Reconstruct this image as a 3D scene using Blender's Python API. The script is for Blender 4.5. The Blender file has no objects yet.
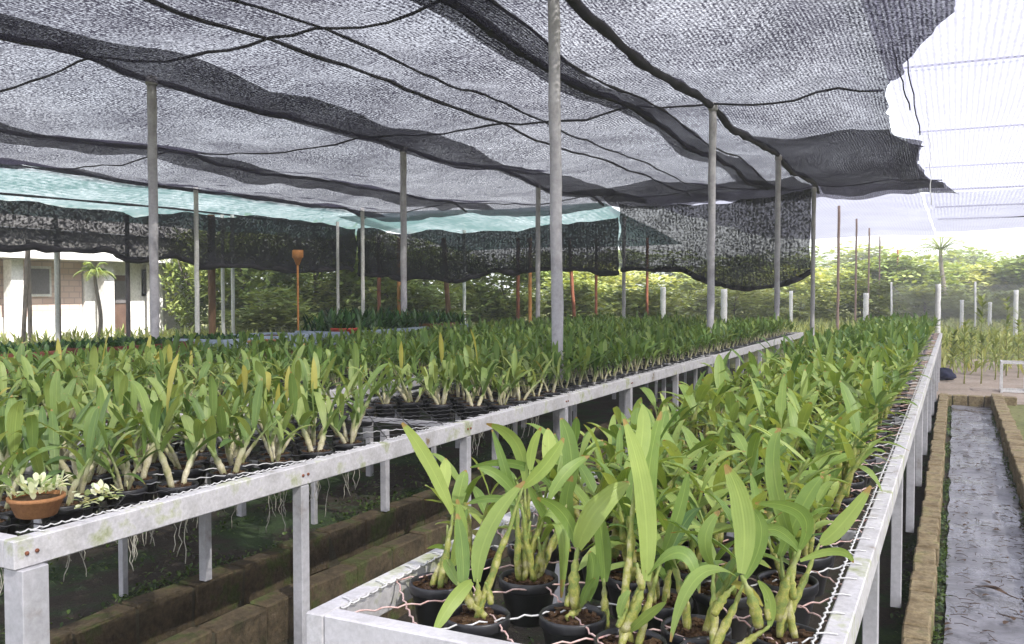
import bpy, math, random
from mathutils import Vector, Matrix, noise as mnoise
R = math.radians
PI = math.pi
sc = bpy.context.scene
COL = sc.collection
rnd = random.Random(7)

# ------------------------------------------------------------------ camera
TH, PITCH, FPX = R(26.2), math.atan(30/900), 900.0
CAM = Vector((0, 0, 1.6))
cam_d = bpy.data.cameras.new('camera'); cam = bpy.data.objects.new('camera', cam_d); COL.objects.link(cam)
cam.location = CAM; cam.rotation_euler = (PI/2-PITCH, 0, TH)
cam_d.lens = FPX/1024*36; cam_d.sensor_width = 36; cam_d.clip_end = 2000; cam_d.clip_start = 0.05
sc.camera = cam
MROT = cam.rotation_euler.to_matrix()

def ray(px, py):
    return MROT @ Vector(((px-512)/FPX, -(py-322)/FPX, -1))
def at_z(px, py, z):            # point on a level plane
    d = ray(px, py); t = (z-CAM.z)/d.z
    return CAM+d*t
def at_d(px, py, d):            # point at depth d along the view
    return CAM+ray(px, py)*d
def on_x(px, X):                # ground Y on the plane X=const seen at column px
    t = (px-512)/FPX
    d = -X/(math.sin(TH)-t*math.cos(TH))
    return d*(math.cos(TH)+t*math.sin(TH)), d
def project(p):
    v = MROT.transposed() @ (Vector(p)-CAM)
    if v.z > -0.1: return None
    return 512+FPX*v.x/-v.z, 322-FPX*v.y/-v.z, -v.z

# ------------------------------------------------------------------ mesh builder
class MB:
    def __init__(s): s.v = []; s.f = []; s.m = []; s.t = []; s.uv = []; s.smooth = []
    def add(s, vs, fs, mi=0, tint=0.5, uvs=None, sm=True):
        o = len(s.v); s.v += [tuple(p) for p in vs]
        s.t += [tint]*len(vs); s.uv += (uvs if uvs else [(0.5, 0.5)]*len(vs))
        for f in fs: s.f.append(tuple(i+o for i in f)); s.m.append(mi); s.smooth.append(sm)
    def box(s, c, size, rz=0, mi=0, tint=0.5, M=None, ch=0.0):
        x, y, z = [k/2 for k in size]
        if ch <= 0:
            vs = [Vector((a*x, b*y, d*z)) for a in (-1, 1) for b in (-1, 1) for d in (-1, 1)]
            fs = [(0, 1, 3, 2), (4, 6, 7, 5), (0, 4, 5, 1), (2, 3, 7, 6), (0, 2, 6, 4), (1, 5, 7, 3)]
        else:
            vs = []; idx = {}
            for a in (-1, 1):
                for b in (-1, 1):
                    for d in (-1, 1):
                        for k in range(3):
                            p = Vector((a*x, b*y, d*z))
                            q = [a*(x-ch), b*(y-ch), d*(z-ch)]; q[k] = (a*x, b*y, d*z)[k]
                            idx[(a, b, d, k)] = len(vs); vs.append(Vector(q))
            fs = []
            S = (-1, 1)
            for k in range(3):
                for sg in S:
                    r = []
                    for (p, q) in ((-1, -1), (1, -1), (1, 1), (-1, 1)):
                        t = [p, q]; t.insert(k, sg); r.append(idx[(t[0], t[1], t[2], k)])
                    fs.append(tuple(r))
            for k in range(3):          # edge strips along axis k
                o1, o2 = [j for j in range(3) if j != k]
                for p in S:
                    for q in S:
                        def g(e, kk):
                            t = [0, 0, 0]; t[k] = e; t[o1] = p; t[o2] = q
                            return idx[(t[0], t[1], t[2], kk)]
                        fs.append((g(-1, o1), g(1, o1), g(1, o2), g(-1, o2)))
            for a in S:
                for b in S:
                    for d in S: fs.append((idx[(a, b, d, 0)], idx[(a, b, d, 1)], idx[(a, b, d, 2)]))
        Mx = Matrix.Rotation(rz, 3, 'Z') if M is None else M
        c = Vector(c)
        s.add([Mx @ p+c for p in vs], fs, mi, tint, sm=False)
    def tube(s, pts, rad, n=6, mi=0, tint=0.5, cap=True, sm=True):
        pts = [Vector(p) for p in pts]; k = len(pts)
        if not hasattr(rad, '__len__'): rad = [rad]*k
        vs = []; ref = None
        for i, p in enumerate(pts):
            t = (pts[min(i+1, k-1)]-pts[max(i-1, 0)])
            if t.length < 1e-9: t = Vector((0, 0, 1))
            t.normalize()
            if ref is None: ref = Vector((1, 0, 0)) if abs(t.x) < .8 else Vector((0, 1, 0))
            u = (ref-t*ref.dot(t)).normalized(); w = t.cross(u); ref = u
            for j in range(n):
                a = 2*PI*j/n; vs.append(p+(u*math.cos(a)+w*math.sin(a))*rad[i])
        fs = [(i*n+j, i*n+(j+1) % n, (i+1)*n+(j+1) % n, (i+1)*n+j) for i in range(k-1) for j in range(n)]
        if cap: fs.append(tuple(reversed(range(n)))); fs.append(tuple((k-1)*n+j for j in range(n)))
        uv = [(j/n, i/max(1, k-1)) for i in range(k) for j in range(n)]
        s.add(vs, fs, mi, tint, uv, sm)
    def lathe(s, prof, c=(0, 0, 0), n=20, mi=0, tint=0.5):
        c = Vector(c); vs = []
        for r, z in prof:
            for j in range(n):
                a = 2*PI*j/n; vs.append(c+Vector((r*math.cos(a), r*math.sin(a), z)))
        fs = [(i*n+j, i*n+(j+1) % n, (i+1)*n+(j+1) % n, (i+1)*n+j) for i in range(len(prof)-1) for j in range(n)]
        s.add(vs, fs, mi, tint)
    def leaf(s, p0, p1, p2, w, side=None, nseg=6, mi=0, tint=0.5, fold=0.25, tipw=0.0, twist=0.0, pw=(0.55, 0.75)):
        """a blade along the bezier p0-p1-p2, w wide, folded along its midrib"""
        p0, p1, p2 = Vector(p0), Vector(p1), Vector(p2)
        vs = []; uv = []
        mx = (pw[0]/(pw[0]+pw[1]))**pw[0]*(pw[1]/(pw[0]+pw[1]))**pw[1]
        for i in range(nseg+1):
            t = i/nseg
            p = p0*(1-t)**2+p1*2*t*(1-t)+p2*t*t
            tan = ((p1-p0)*(1-t)+(p2-p1)*t)
            if tan.length < 1e-6: tan = p2-p0
            tan.normalize()
            sd = side if side is not None else Vector((-tan.y, tan.x, 0.0))
            if sd.length < 1e-4: sd = Vector((1, 0, 0))
            sd = (sd-tan*sd.dot(tan)).normalized()
            if twist: sd = Matrix.Rotation(twist*(t-.3), 3, tan) @ sd
            nn = tan.cross(sd)
            tt = min(max(t, 0.03), 0.985)
            ww = w*0.5*(tt**pw[0]*(1-tt)**pw[1])/mx
            rip = 1+.05*math.sin(t*17+tint*40)
            vs += [p+sd*ww*rip-nn*ww*fold*-1, p, p-sd*ww+nn*ww*fold]
            uv += [(0, t), (.5, t), (1, t)]
        fs = []
        for i in range(nseg):
            a = i*3; fs += [(a, a+1, a+4, a+3), (a+1, a+2, a+5, a+4)]
        s.add(vs, fs, mi, tint, uv)
    def merge(s, o, M):
        k = len(s.v); s.v += [tuple(M @ Vector(p)) for p in o.v]; s.t += o.t; s.uv += o.uv
        s.f += [tuple(i+k for i in f) for f in o.f]; s.m += o.m; s.smooth += o.smooth
    def mesh(s, name, mats):
        me = bpy.data.meshes.new(name); me.from_pydata(s.v, [], s.f)
        for m in (mats if isinstance(mats, (list, tuple)) else [mats]): me.materials.append(m)
        me.polygons.foreach_set('material_index', s.m)
        me.polygons.foreach_set('use_smooth', s.smooth)
        a = me.attributes.new('tint', 'FLOAT', 'POINT'); a.data.foreach_set('value', s.t)
        u = me.uv_layers.new(name='UVMap'); flat = []
        for l in me.loops: flat += s.uv[l.vertex_index]
        u.data.foreach_set('uv', flat)
        me.update(); return me
    def build(s, name, mats, parent=None, loc=None):
        return place(name, s.mesh(name, mats), parent, loc)

def place(name, me, parent=None, loc=None, rz=0, scale=None):
    o = bpy.data.objects.new(name, me); COL.objects.link(o)
    if parent is not None: o.parent = parent
    if loc is not None: o.location = loc
    o.rotation_euler.z = rz
    if scale: o.scale = (scale,)*3
    return o
def empty(name, loc=(0, 0, 0), rz=0, scale=1.0):
    o = bpy.data.objects.new(name, None); COL.objects.link(o); o.location = loc; o.rotation_euler.z = rz
    o.scale = (scale,)*3; o.empty_display_size = .1
    return o
def tag(o, label=None, cat=None, group=None, kind=None):
    if label: o['label'] = label
    if cat: o['category'] = cat
    if group: o['group'] = group
    if kind: o['kind'] = kind
    return o

# ------------------------------------------------------------------ materials
def newmat(name):
    m = bpy.data.materials.new(name); m.use_nodes = True
    nt = m.node_tree; nt.nodes.clear()
    out = nt.nodes.new('ShaderNodeOutputMaterial')
    return m, nt, out
def N(nt, t, **kw):
    n = nt.nodes.new(t)
    for k, v in kw.items():
        if k == 'op': n.operation = v
        elif k == 'bt': n.blend_type = v
        else: n.inputs[k.replace('_', ' ')].default_value = v
    return n
def ramp(nt, stops):
    r = nt.nodes.new('ShaderNodeValToRGB'); e = r.color_ramp.elements
    while len(e) < len(stops): e.new(.5)
    for i, (p, c) in enumerate(stops):
        e[i].position = p; e[i].color = (*c, 1) if len(c) == 3 else c
    return r
def coord(nt, kind='Object'):
    return nt.nodes.new('ShaderNodeTexCoord').outputs[kind]
def mixrgb(nt, fac, a, b, bt='MIX'):
    m = nt.nodes.new('ShaderNodeMixRGB'); m.blend_type = bt; L = nt.links.new
    for inp, v in ((m.inputs[0], fac), (m.inputs[1], a), (m.inputs[2], b)):
        if isinstance(v, (int, float)): inp.default_value = v
        elif isinstance(v, tuple): inp.default_value = (*v, 1) if len(v) == 3 else v
        else: L(v, inp)
    return m.outputs[0]
def noise_out(nt, vec, scale, detail=4, rough=.6, dist=0.0):
    n = nt.nodes.new('ShaderNodeTexNoise'); n.inputs['Scale'].default_value = scale
    n.inputs['Detail'].default_value = detail; n.inputs['Roughness'].default_value = rough
    n.inputs['Distortion'].default_value = dist
    nt.links.new(vec, n.inputs['Vector']); return n.outputs['Fac']
def bump(nt, h, strength, dist=0.01):
    b = nt.nodes.new('ShaderNodeBump'); b.inputs['Strength'].default_value = strength; b.inputs['Distance'].default_value = dist
    nt.links.new(h, b.inputs['Height']); return b.outputs[0]
def surf(name, stops, scale=3, rough=.8, bstr=.3, bdist=.01, detail=6, fine=None, fine_amt=.3, spec=.3, dist=0.0, coordk='Object', stretch=None, metallic=0):
    """noise-coloured surface with bump and a second stain layer"""
    m, nt, out = newmat(name); L = nt.links.new
    vec = coord(nt, coordk)
    if stretch:
        mp = nt.nodes.new('ShaderNodeMapping'); mp.inputs['Scale'].default_value = stretch; L(vec, mp.inputs[0]); vec = mp.outputs[0]
    f = noise_out(nt, vec, scale, detail, .65, dist)
    r = ramp(nt, stops); L(f, r.inputs[0]); c = r.outputs[0]
    f2 = noise_out(nt, vec, fine or scale*9, 5, .7)
    r2 = ramp(nt, [(.3, (1-fine_amt,)*3), (.7, (1+fine_amt*.3,)*3)]); L(f2, r2.inputs[0])
    c = mixrgb(nt, 1.0, c, r2.outputs[0], 'MULTIPLY')
    p = N(nt, 'ShaderNodeBsdfPrincipled', Roughness=rough); L(c, p.inputs['Base Color']); p.inputs['Specular IOR Level'].default_value = spec
    p.inputs['Metallic'].default_value = metallic
    L(bump(nt, f2, bstr, bdist), p.inputs['Normal'])
    L(p.outputs[0], out.inputs[0]); return m

def leafmat(name, dark, mid, light, trans=.3, rough=.42, veins=True, objvar=.12, spec=.35):
    m, nt, out = newmat(name); L = nt.links.new
    at = nt.nodes.new('ShaderNodeAttribute'); at.attribute_name = 'tint'
    oi = nt.nodes.new('ShaderNodeObjectInfo')
    vec = coord(nt)
    n1 = noise_out(nt, vec, 14, 3)
    a = N(nt, 'ShaderNodeMath', op='MULTIPLY_ADD'); L(oi.outputs['Random'], a.inputs[0]); a.inputs[1].default_value = objvar*2; a.inputs[2].default_value = -objvar
    b = N(nt, 'ShaderNodeMath', op='ADD'); L(at.outputs['Fac'], b.inputs[0]); L(a.outputs[0], b.inputs[1])
    c = N(nt, 'ShaderNodeMath', op='MULTIPLY_ADD'); L(n1, c.inputs[0]); c.inputs[1].default_value = .35; c.inputs[2].default_value = -.17
    d = N(nt, 'ShaderNodeMath', op='ADD'); L(b.outputs[0], d.inputs[0]); L(c.outputs[0], d.inputs[1])
    r = ramp(nt, [(.0, dark), (.5, mid), (1, light)]); L(d.outputs[0], r.inputs[0]); colr = r.outputs[0]
    p = N(nt, 'ShaderNodeBsdfPrincipled', Roughness=rough); p.inputs['Specular IOR Level'].default_value = spec
    if veins:
        uvn = coord(nt, 'UV'); sx = nt.nodes.new('ShaderNodeSeparateXYZ'); L(uvn, sx.inputs[0])
        v = N(nt, 'ShaderNodeMath', op='MULTIPLY'); L(sx.outputs[0], v.inputs[0]); v.inputs[1].default_value = 2*PI*7
        s = N(nt, 'ShaderNodeMath', op='SINE'); L(v.outputs[0], s.inputs[0])
        L(bump(nt, s.outputs[0], .2, .001), p.inputs['Normal'])
        tp_ = N(nt, 'ShaderNodeMath', op='MULTIPLY_ADD'); L(n1, tp_.inputs[0]); tp_.inputs[1].default_value = .35; L(sx.outputs[1], tp_.inputs[2])
        rt = ramp(nt, [(.0, (0, 0, 0)), (.98, (0, 0, 0)), (1.0, (1, 1, 1))]); sh = N(nt, 'ShaderNodeMath', op='SUBTRACT'); L(tp_.outputs[0], sh.inputs[0]); sh.inputs[1].default_value = .14; L(sh.outputs[0], rt.inputs[0])
        colr = mixrgb(nt, rt.outputs[0], colr, (.30, .20, .07))
        ag = N(nt, 'ShaderNodeMath', op='GREATER_THAN'); L(at.outputs['Fac'], ag.inputs[0]); ag.inputs[1].default_value = 1.5
        colr = mixrgb(nt, ag.outputs[0], colr, (.36, .34, .08))
        mr = N(nt, 'ShaderNodeMath', op='SUBTRACT'); L(sx.outputs[0], mr.inputs[0]); mr.inputs[1].default_value = .5
        ab = N(nt, 'ShaderNodeMath', op='ABSOLUTE'); L(mr.outputs[0], ab.inputs[0])
        lt = N(nt, 'ShaderNodeMath', op='LESS_THAN'); L(ab.outputs[0], lt.inputs[0]); lt.inputs[1].default_value = .04
        ml = N(nt, 'ShaderNodeMath', op='MULTIPLY'); L(lt.outputs[0], ml.inputs[0]); ml.inputs[1].default_value = .13
        colr = mixrgb(nt, ml.outputs[0], colr, tuple(min(1, k*1.7) for k in light))
        # brown flecks
        fl = noise_out(nt, vec, 60, 2); rr = ramp(nt, [(.70, (0, 0, 0)), (.76, (1, 1, 1))]); L(fl, rr.inputs[0])
        k = N(nt, 'ShaderNodeMath', op='MULTIPLY'); L(rr.outputs[0], k.inputs[0]); k.inputs[1].default_value = .4
        colr = mixrgb(nt, k.outputs[0], colr, (.16, .12, .04))
    L(colr, p.inputs['Base Color'])
    tr = nt.nodes.new('ShaderNodeBsdfTranslucent')
    tcol = mixrgb(nt, 1.0, colr, (1.5, 1.35, .6), 'MULTIPLY'); L(tcol, tr.inputs[0])
    mx = nt.nodes.new('ShaderNodeMixShader'); mx.inputs[0].default_value = trans
    L(p.outputs[0], mx.inputs[1]); L(tr.outputs[0], mx.inputs[2]); L(mx.outputs[0], out.inputs[0])
    return m

def netmat(name, thread, cover_lo, cover_hi, knit=.25, transl=.35, tcol=None, period=.05, patch=.25):
    """knitted shade net: holes between threads let the sky through"""
    m, nt, out = newmat(name); L = nt.links.new
    vec = coord(nt)
    mp = nt.nodes.new('ShaderNodeMapping'); mp.inputs['Scale'].default_value = (1, .75, 1); L(vec, mp.inputs[0])
    n1 = noise_out(nt, mp.outputs[0], 1/period*1.1, 2, .7)           # stretched stitches
    n2 = noise_out(nt, vec, .55, 4, .6, .4)                           # patches: slack and taut cloth
    w = nt.nodes.new('ShaderNodeTexWave'); w.bands_direction = 'X'; L(vec, w.inputs['Vector'])
    w.inputs['Scale'].default_value = .314/period/1.6; w.inputs['Distortion'].default_value = 1.4; w.inputs['Detail'].default_value = 2; w.inputs['Detail Scale'].default_value = .6
    r1 = ramp(nt, [(.36, (0, 0, 0)), (.64, (1, 1, 1))]); L(n1, r1.inputs[0])
    s1 = N(nt, 'ShaderNodeMath', op='MULTIPLY_ADD'); L(w.outputs['Fac'], s1.inputs[0]); s1.inputs[1].default_value = knit; s1.inputs[2].default_value = 0
    s2 = N(nt, 'ShaderNodeMath', op='MULTIPLY_ADD'); L(r1.outputs[0], s2.inputs[0]); s2.inputs[1].default_value = 1-knit; L(s1.outputs[0], s2.inputs[2])
    s3 = N(nt, 'ShaderNodeMath', op='MULTIPLY_ADD'); L(s2.outputs[0], s3.inputs[0]); s3.inputs[1].default_value = cover_hi-cover_lo; s3.inputs[2].default_value = cover_lo-patch*.5
    s4 = N(nt, 'ShaderNodeMath', op='MULTIPLY_ADD'); L(n2, s4.inputs[0]); s4.inputs[1].default_value = patch; L(s3.outputs[0], s4.inputs[2]); s4.use_clamp = True
    df = N(nt, 'ShaderNodeBsdfDiffuse'); df.inputs[0].default_value = (*thread, 1)
    tl = N(nt, 'ShaderNodeBsdfTranslucent'); tl.inputs[0].default_value = (*(tcol or thread), 1)
    mt = nt.nodes.new('ShaderNodeMixShader'); mt.inputs[0].default_value = transl
    L(df.outputs[0], mt.inputs[1]); L(tl.outputs[0], mt.inputs[2])
    tp = nt.nodes.new('ShaderNodeBsdfTransparent')
    mx = nt.nodes.new('ShaderNodeMixShader'); L(s4.outputs[0], mx.inputs[0]); L(tp.outputs[0], mx.inputs[1]); L(mt.outputs[0], mx.inputs[2])
    L(mx.outputs[0], out.inputs[0]); return m

M = {}
M['leaf'] = leafmat('orchid_leaf', (.055, .12, .028), (.165, .255, .060), (.34, .42, .12))
M['leaf2'] = leafmat('orchid_leaf_deep', (.055, .115, .030), (.155, .235, .065), (.32, .39, .13), objvar=.22)
M['farleaf'] = leafmat('orchid_leaf_far', (.05, .115, .03), (.14, .23, .055), (.30, .38, .11), veins=False)
M['tree'] = leafmat('tree_leaf', (.09, .13, .04), (.20, .27, .08), (.36, .41, .15), veins=False, rough=.6, objvar=.2)
M['field'] = leafmat('shrub_leaf', (.12, .16, .05), (.26, .32, .10), (.46, .48, .20), veins=False, rough=.6, objvar=.2)
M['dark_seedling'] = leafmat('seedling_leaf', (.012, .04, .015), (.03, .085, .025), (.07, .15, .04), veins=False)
M['varieg'] = leafmat('variegated_leaf', (.25, .36, .14), (.62, .66, .45), (.80, .80, .66), veins=False, objvar=0)
M['fern'] = leafmat('weed_leaf', (.025, .05, .012), (.055, .10, .022), (.11, .17, .04), veins=False)
M['cane'] = surf('orchid_cane', [(.30, (.50, .46, .30)), (.48, (.30, .30, .07)), (.6, (.14, .20, .05)), (.75, (.36, .25, .08))], 28, .5, .3, .003)
M['bulb'] = surf('pale_bulb', [(.30, (.62, .58, .46)), (.5, (.46, .42, .26)), (.66, (.22, .25, .08)), (.8, (.3, .16, .07))], 22, .55, .3, .003)
for key, hi in (('bulb', (.15, .22, .06)), ('cane', (.17, .23, .06))):
    nt = M[key].node_tree; L = nt.links.new; p = [n for n in nt.nodes if n.type == 'BSDF_PRINCIPLED'][0]; src = p.inputs['Base Color'].links[0].from_socket
    sx = nt.nodes.new('ShaderNodeSeparateXYZ'); L(coord(nt, 'UV'), sx.inputs[0]); rp = ramp(nt, [(.38 if key == 'bulb' else .5, (0, 0, 0)), (.75 if key == 'bulb' else .95, (.85, .85, .85))]); L(sx.outputs[1], rp.inputs[0])
    L(mixrgb(nt, rp.outputs[0], src, hi), p.inputs['Base Color'])
M['root'] = surf('aerial_root', [(.3, (.30, .29, .24)), (.7, (.55, .53, .47))], 30, .8, .2)
M['pot'] = surf('black_plastic', [(.3, (.012, .012, .014)), (.7, (.030, .030, .034))], 12, .38, .15, .002, spec=.5)
M['bark'] = surf('potting_bark', [(.25, (.035, .018, .010)), (.5, (.085, .045, .022)), (.68, (.14, .085, .04)), (.8, (.05, .08, .02))], 30, .95, .9, .01)
M['rail'] = surf('white_painted_steel', [(.27, (.22, .15, .10)), (.34, (.42, .41, .41)), (.5, (.50, .49, .51)), (.75, (.58, .57, .60))], 5, .55, .12, .002, fine_amt=.18, fine=70)
M['rail_moss'] = surf('mossy_white_rail', [(.28, (.20, .15, .09)), (.36, (.42, .41, .41)), (.55, (.54, .53, .55)), (.62, (.44, .45, .36)), (.72, (.26, .29, .14))], 7, .65, .2, .003, fine_amt=.25, fine=60)
M['leg'] = surf('galvanised_leg', [(.25, (.22, .19, .16)), (.40, (.38, .38, .40)), (.75, (.48, .47, .50))], 4, .5, .15, .002, fine_amt=.22)
M['post'] = surf('weathered_post', [(.25, (.22, .21, .22)), (.5, (.38, .37, .39)), (.75, (.47, .46, .48))], 3.5, .75, .3, .004, fine_amt=.2)
M['white_post'] = surf('white_post', [(.3, (.55, .55, .55)), (.7, (.75, .75, .74))], 3, .7, .2)
M['dark_post'] = surf('dark_post', [(.3, (.05, .045, .05)), (.7, (.10, .09, .10))], 3, .7, .2)
M['rust'] = surf('rusty_steel', [(.3, (.16, .06, .035)), (.7, (.30, .11, .06))], 8, .85, .4)
M['red_post'] = surf('red_primer', [(.3, (.22, .16, .14)), (.7, (.34, .24, .21))], 6, .8, .3)
M['orange'] = surf('orange_paint', [(.3, (.42, .17, .05)), (.7, (.55, .25, .08))], 5, .6, .2)
M['wood'] = surf('brown_wood', [(.3, (.10, .055, .03)), (.7, (.20, .11, .06))], 4, .85, .5, stretch=(6, 6, .6))
M['trunk'] = surf('tree_bark', [(.3, (.10, .085, .07)), (.7, (.24, .21, .19))], 6, .9, .8, .02, stretch=(4, 4, .8))
M['wire_pink'] = surf('pink_twine', [(.35, (.52, .30, .27)), (.5, (.66, .50, .46)), (.65, (.58, .34, .30))], 30, .7, .4, .002)
M['wire_white'] = surf('white_twine', [(.3, (.50, .50, .50)), (.7, (.72, .72, .72))], 30, .7, .4, .002)
M['wire_dark'] = surf('dark_wire', [(.35, (.02, .02, .02)), (.55, (.05, .05, .055)), (.75, (.20, .20, .21))], 3, .6, .4, .002)
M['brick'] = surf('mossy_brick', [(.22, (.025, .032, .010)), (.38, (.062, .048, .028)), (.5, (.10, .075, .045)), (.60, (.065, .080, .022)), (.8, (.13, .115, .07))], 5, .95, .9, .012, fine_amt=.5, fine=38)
M['brick_lit'] = surf('worn_brick_sunlit', [(.22, (.07, .085, .03)), (.38, (.20, .15, .085)), (.55, (.31, .25, .15)), (.7, (.19, .19, .07)), (.85, (.38, .32, .22))], 6, .95, .9, .012, fine_amt=.5, fine=38)  # lighter twin of the mossy brick: daylight on open kerbs put into colour
M['mortar'] = surf('mortar', [(.3, (.05, .045, .03)), (.7, (.09, .08, .05))], 9, .95, .9)
M['concrete'] = surf('concrete', [(.3, (.40, .39, .36)), (.7, (.58, .57, .54))], 1.5, .9, .4)
M['terra'] = surf('terracotta', [(.3, (.27, .12, .05)), (.7, (.40, .20, .09))], 8, .85, .3)
M['red_clay'] = surf('red_clay', [(.3, (.10, .035, .022)), (.7, (.20, .065, .04))], 5, .85, .5)
M['blue_plastic'] = surf('pale_blue_plastic', [(.3, (.20, .26, .34)), (.7, (.32, .38, .46))], 4, .4, .1)
M['red_plastic'] = surf('red_plastic', [(.3, (.38, .04, .025)), (.7, (.5, .08, .05))], 4, .45, .1)
M['blue_cloth'] = surf('navy_cloth', [(.3, (.012, .014, .035)), (.7, (.03, .035, .08))], 9, .9, .8)
M['cable'] = surf('dark_cable', [(.3, (.014, .013, .018)), (.7, (.035, .033, .042))], 5, .9, .6, .02)
M['wall_white'] = surf('white_render', [(.3, (.70, .69, .68)), (.7, (.80, .79, .78))], 1.2, .85, .2)
M['window'] = surf('window_dark', [(.3, (.12, .11, .12)), (.7, (.2, .19, .2))], 2, .2, .02)
M['door'] = surf('door_brown', [(.3, (.10, .06, .05)), (.7, (.16, .10, .08))], 2, .6, .1)
M['roof_metal'] = surf('pale_roof', [(.3, (.55, .53, .52)), (.7, (.68, .66, .65))], 2, .6, .1)
M['deadleaf'] = surf('dead_leaf', [(.3, (.045, .03, .022)), (.7, (.13, .085, .06))], 20, .9, .5)
M['net_dark'] = netmat('dark_shade_net', (.024, .023, .036), .56, 1.16, knit=.28, transl=.3, tcol=(.042, .040, .060), period=.028, patch=.42)
M['net_curtain'] = netmat('dense_curtain_net', (.024, .024, .030), .78, 1.04, knit=.2, transl=.35, tcol=(.04, .045, .05), period=.06, patch=.30)
M['net_opaque'] = netmat('old_dense_net', (.022, .022, .028), .86, 1.06, knit=.2, transl=.3, tcol=(.03, .03, .036), period=.06, patch=.16)
M['net_white'] = netmat('white_shade_net', (.30, .30, .40), .46, 1.02, knit=.6, transl=.5, period=.05, patch=.2)
M['net_white_dense'] = netmat('dense_white_net', (.28, .28, .38), .66, .98, knit=.5, transl=.4, period=.07, patch=.3)
M['net_teal'] = netmat('teal_shade_net', (.10, .17, .17), .70, 1.04, knit=.3, transl=.45, tcol=(.13, .22, .22), period=.14, patch=.7)

def brickwall_mat():
    m, nt, out = newmat('pink_block_wall'); L = nt.links.new
    vec = coord(nt); mp = nt.nodes.new('ShaderNodeMapping'); mp.inputs['Rotation'].default_value = (0, R(90), R(90)); L(vec, mp.inputs[0])
    sx = nt.nodes.new('ShaderNodeSeparateXYZ'); L(vec, sx.inputs[0]); cb = nt.nodes.new('ShaderNodeCombineXYZ'); L(sx.outputs[1], cb.inputs[0]); L(sx.outputs[2], cb.inputs[1])
    b = nt.nodes.new('ShaderNodeTexBrick'); L(cb.outputs[0], b.inputs['Vector'])
    b.inputs['Color1'].default_value = (.52, .38, .33, 1); b.inputs['Color2'].default_value = (.60, .47, .42, 1); b.inputs['Mortar'].default_value = (.42, .32, .30, 1)
    b.inputs['Scale'].default_value = 1; b.inputs['Brick Width'].default_value = .40; b.inputs['Row Height'].default_value = .20; b.inputs['Mortar Size'].default_value = .02
    p = N(nt, 'ShaderNodeBsdfPrincipled', Roughness=.9); L(b.outputs[0], p.inputs['Base Color']); L(bump(nt, b.outputs['Fac'], -.5, .01), p.inputs['Normal']); L(p.outputs[0], out.inputs[0]); return m
M['block'] = brickwall_mat()

def soil_mat():
    m, nt, out = newmat('mossy_soil'); L = nt.links.new
    vec = coord(nt)
    f = noise_out(nt, vec, 1.3, 6, .7, .3); r = ramp(nt, [(.34, (.030, .022, .014)), (.48, (.045, .034, .020)), (.56, (.030, .060, .014)), (.72, (.055, .105, .022))]); L(f, r.inputs[0])
    f2 = noise_out(nt, vec, 40, 5, .8); r2 = ramp(nt, [(.3, (.45,)*3), (.7, (1.4,)*3)]); L(f2, r2.inputs[0])
    c = mixrgb(nt, 1, r.outputs[0], r2.outputs[0], 'MULTIPLY')
    p = N(nt, 'ShaderNodeBsdfPrincipled', Roughness=.95); L(c, p.inputs['Base Color']); L(bump(nt, f2, 1, .03), p.inputs['Normal']); L(p.outputs[0], out.inputs[0]); return m
M['soil'] = soil_mat()
M['field_ground'] = surf('field_ground', [(.3, (.12, .14, .05)), (.5, (.20, .21, .08)), (.7, (.26, .24, .12))], .35, .95, .8, .05, fine_amt=.5, fine=14)
M['sand_ground'] = surf('sandy_ground', [(.3, (.24, .20, .16)), (.5, (.34, .28, .23)), (.7, (.40, .34, .29))], 1.2, .95, .6, .03, fine_amt=.35, fine=20)

def mud_mat():
    m, nt, out = newmat('wet_grey_mud'); L = nt.links.new
    vec = coord(nt)
    f = noise_out(nt, vec, 5, 6, .7, .5); r = ramp(nt, [(.28, (.05, .05, .055)), (.46, (.13, .13, .145)), (.62, (.20, .20, .225)), (.78, (.11, .115, .10))]); L(f, r.inputs[0]); c = r.outputs[0]
    wn = nt.nodes.new('ShaderNodeTexNoise'); wn.inputs['Scale'].default_value = 7; L(vec, wn.inputs['Vector'])
    wv = mixrgb(nt, .18, vec, wn.outputs['Color'])
    for sc_, w0, dk in ((13, .030, .75), (5.5, .022, .8)):
        vo = nt.nodes.new('ShaderNodeTexVoronoi'); vo.feature = 'DISTANCE_TO_EDGE'; vo.inputs['Scale'].default_value = sc_; L(wv, vo.inputs['Vector'])
        rr = ramp(nt, [(0, (1, 1, 1)), (w0, (0, 0, 0))]); L(vo.outputs['Distance'], rr.inputs[0])
        g = noise_out(nt, vec, 6, 3); rg = ramp(nt, [(.47, (0, 0, 0)), (.56, (1, 1, 1))]); L(g, rg.inputs[0])
        k = N(nt, 'ShaderNodeMath', op='MULTIPLY'); L(rr.outputs[0], k.inputs[0]); L(rg.outputs[0], k.inputs[1])
        k2 = N(nt, 'ShaderNodeMath', op='MULTIPLY'); L(k.outputs[0], k2.inputs[0]); k2.inputs[1].default_value = dk
        c = mixrgb(nt, k2.outputs[0], c, (.045, .042, .045))
    big = noise_out(nt, vec, 1.7, 4, .6, .8); rb = ramp(nt, [(.42, (.68, .67, .63)), (.6, (1.1, 1.1, 1.1))]); L(big, rb.inputs[0]); c = mixrgb(nt, 1, c, rb.outputs[0], 'MULTIPLY')
    p = N(nt, 'ShaderNodeBsdfPrincipled', Roughness=.32); rr_ = ramp(nt, [(.4, (.08,)*3), (.62, (.5,)*3)]); L(big, rr_.inputs[0]); L(rr_.outputs[0], p.inputs['Roughness']); L(c, p.inputs['Base Color']); p.inputs['Specular IOR Level'].default_value = .6
    L(bump(nt, f, .35, .02), p.inputs['Normal']); L(p.outputs[0], out.inputs[0]); return m
M['mud'] = mud_mat()

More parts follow.
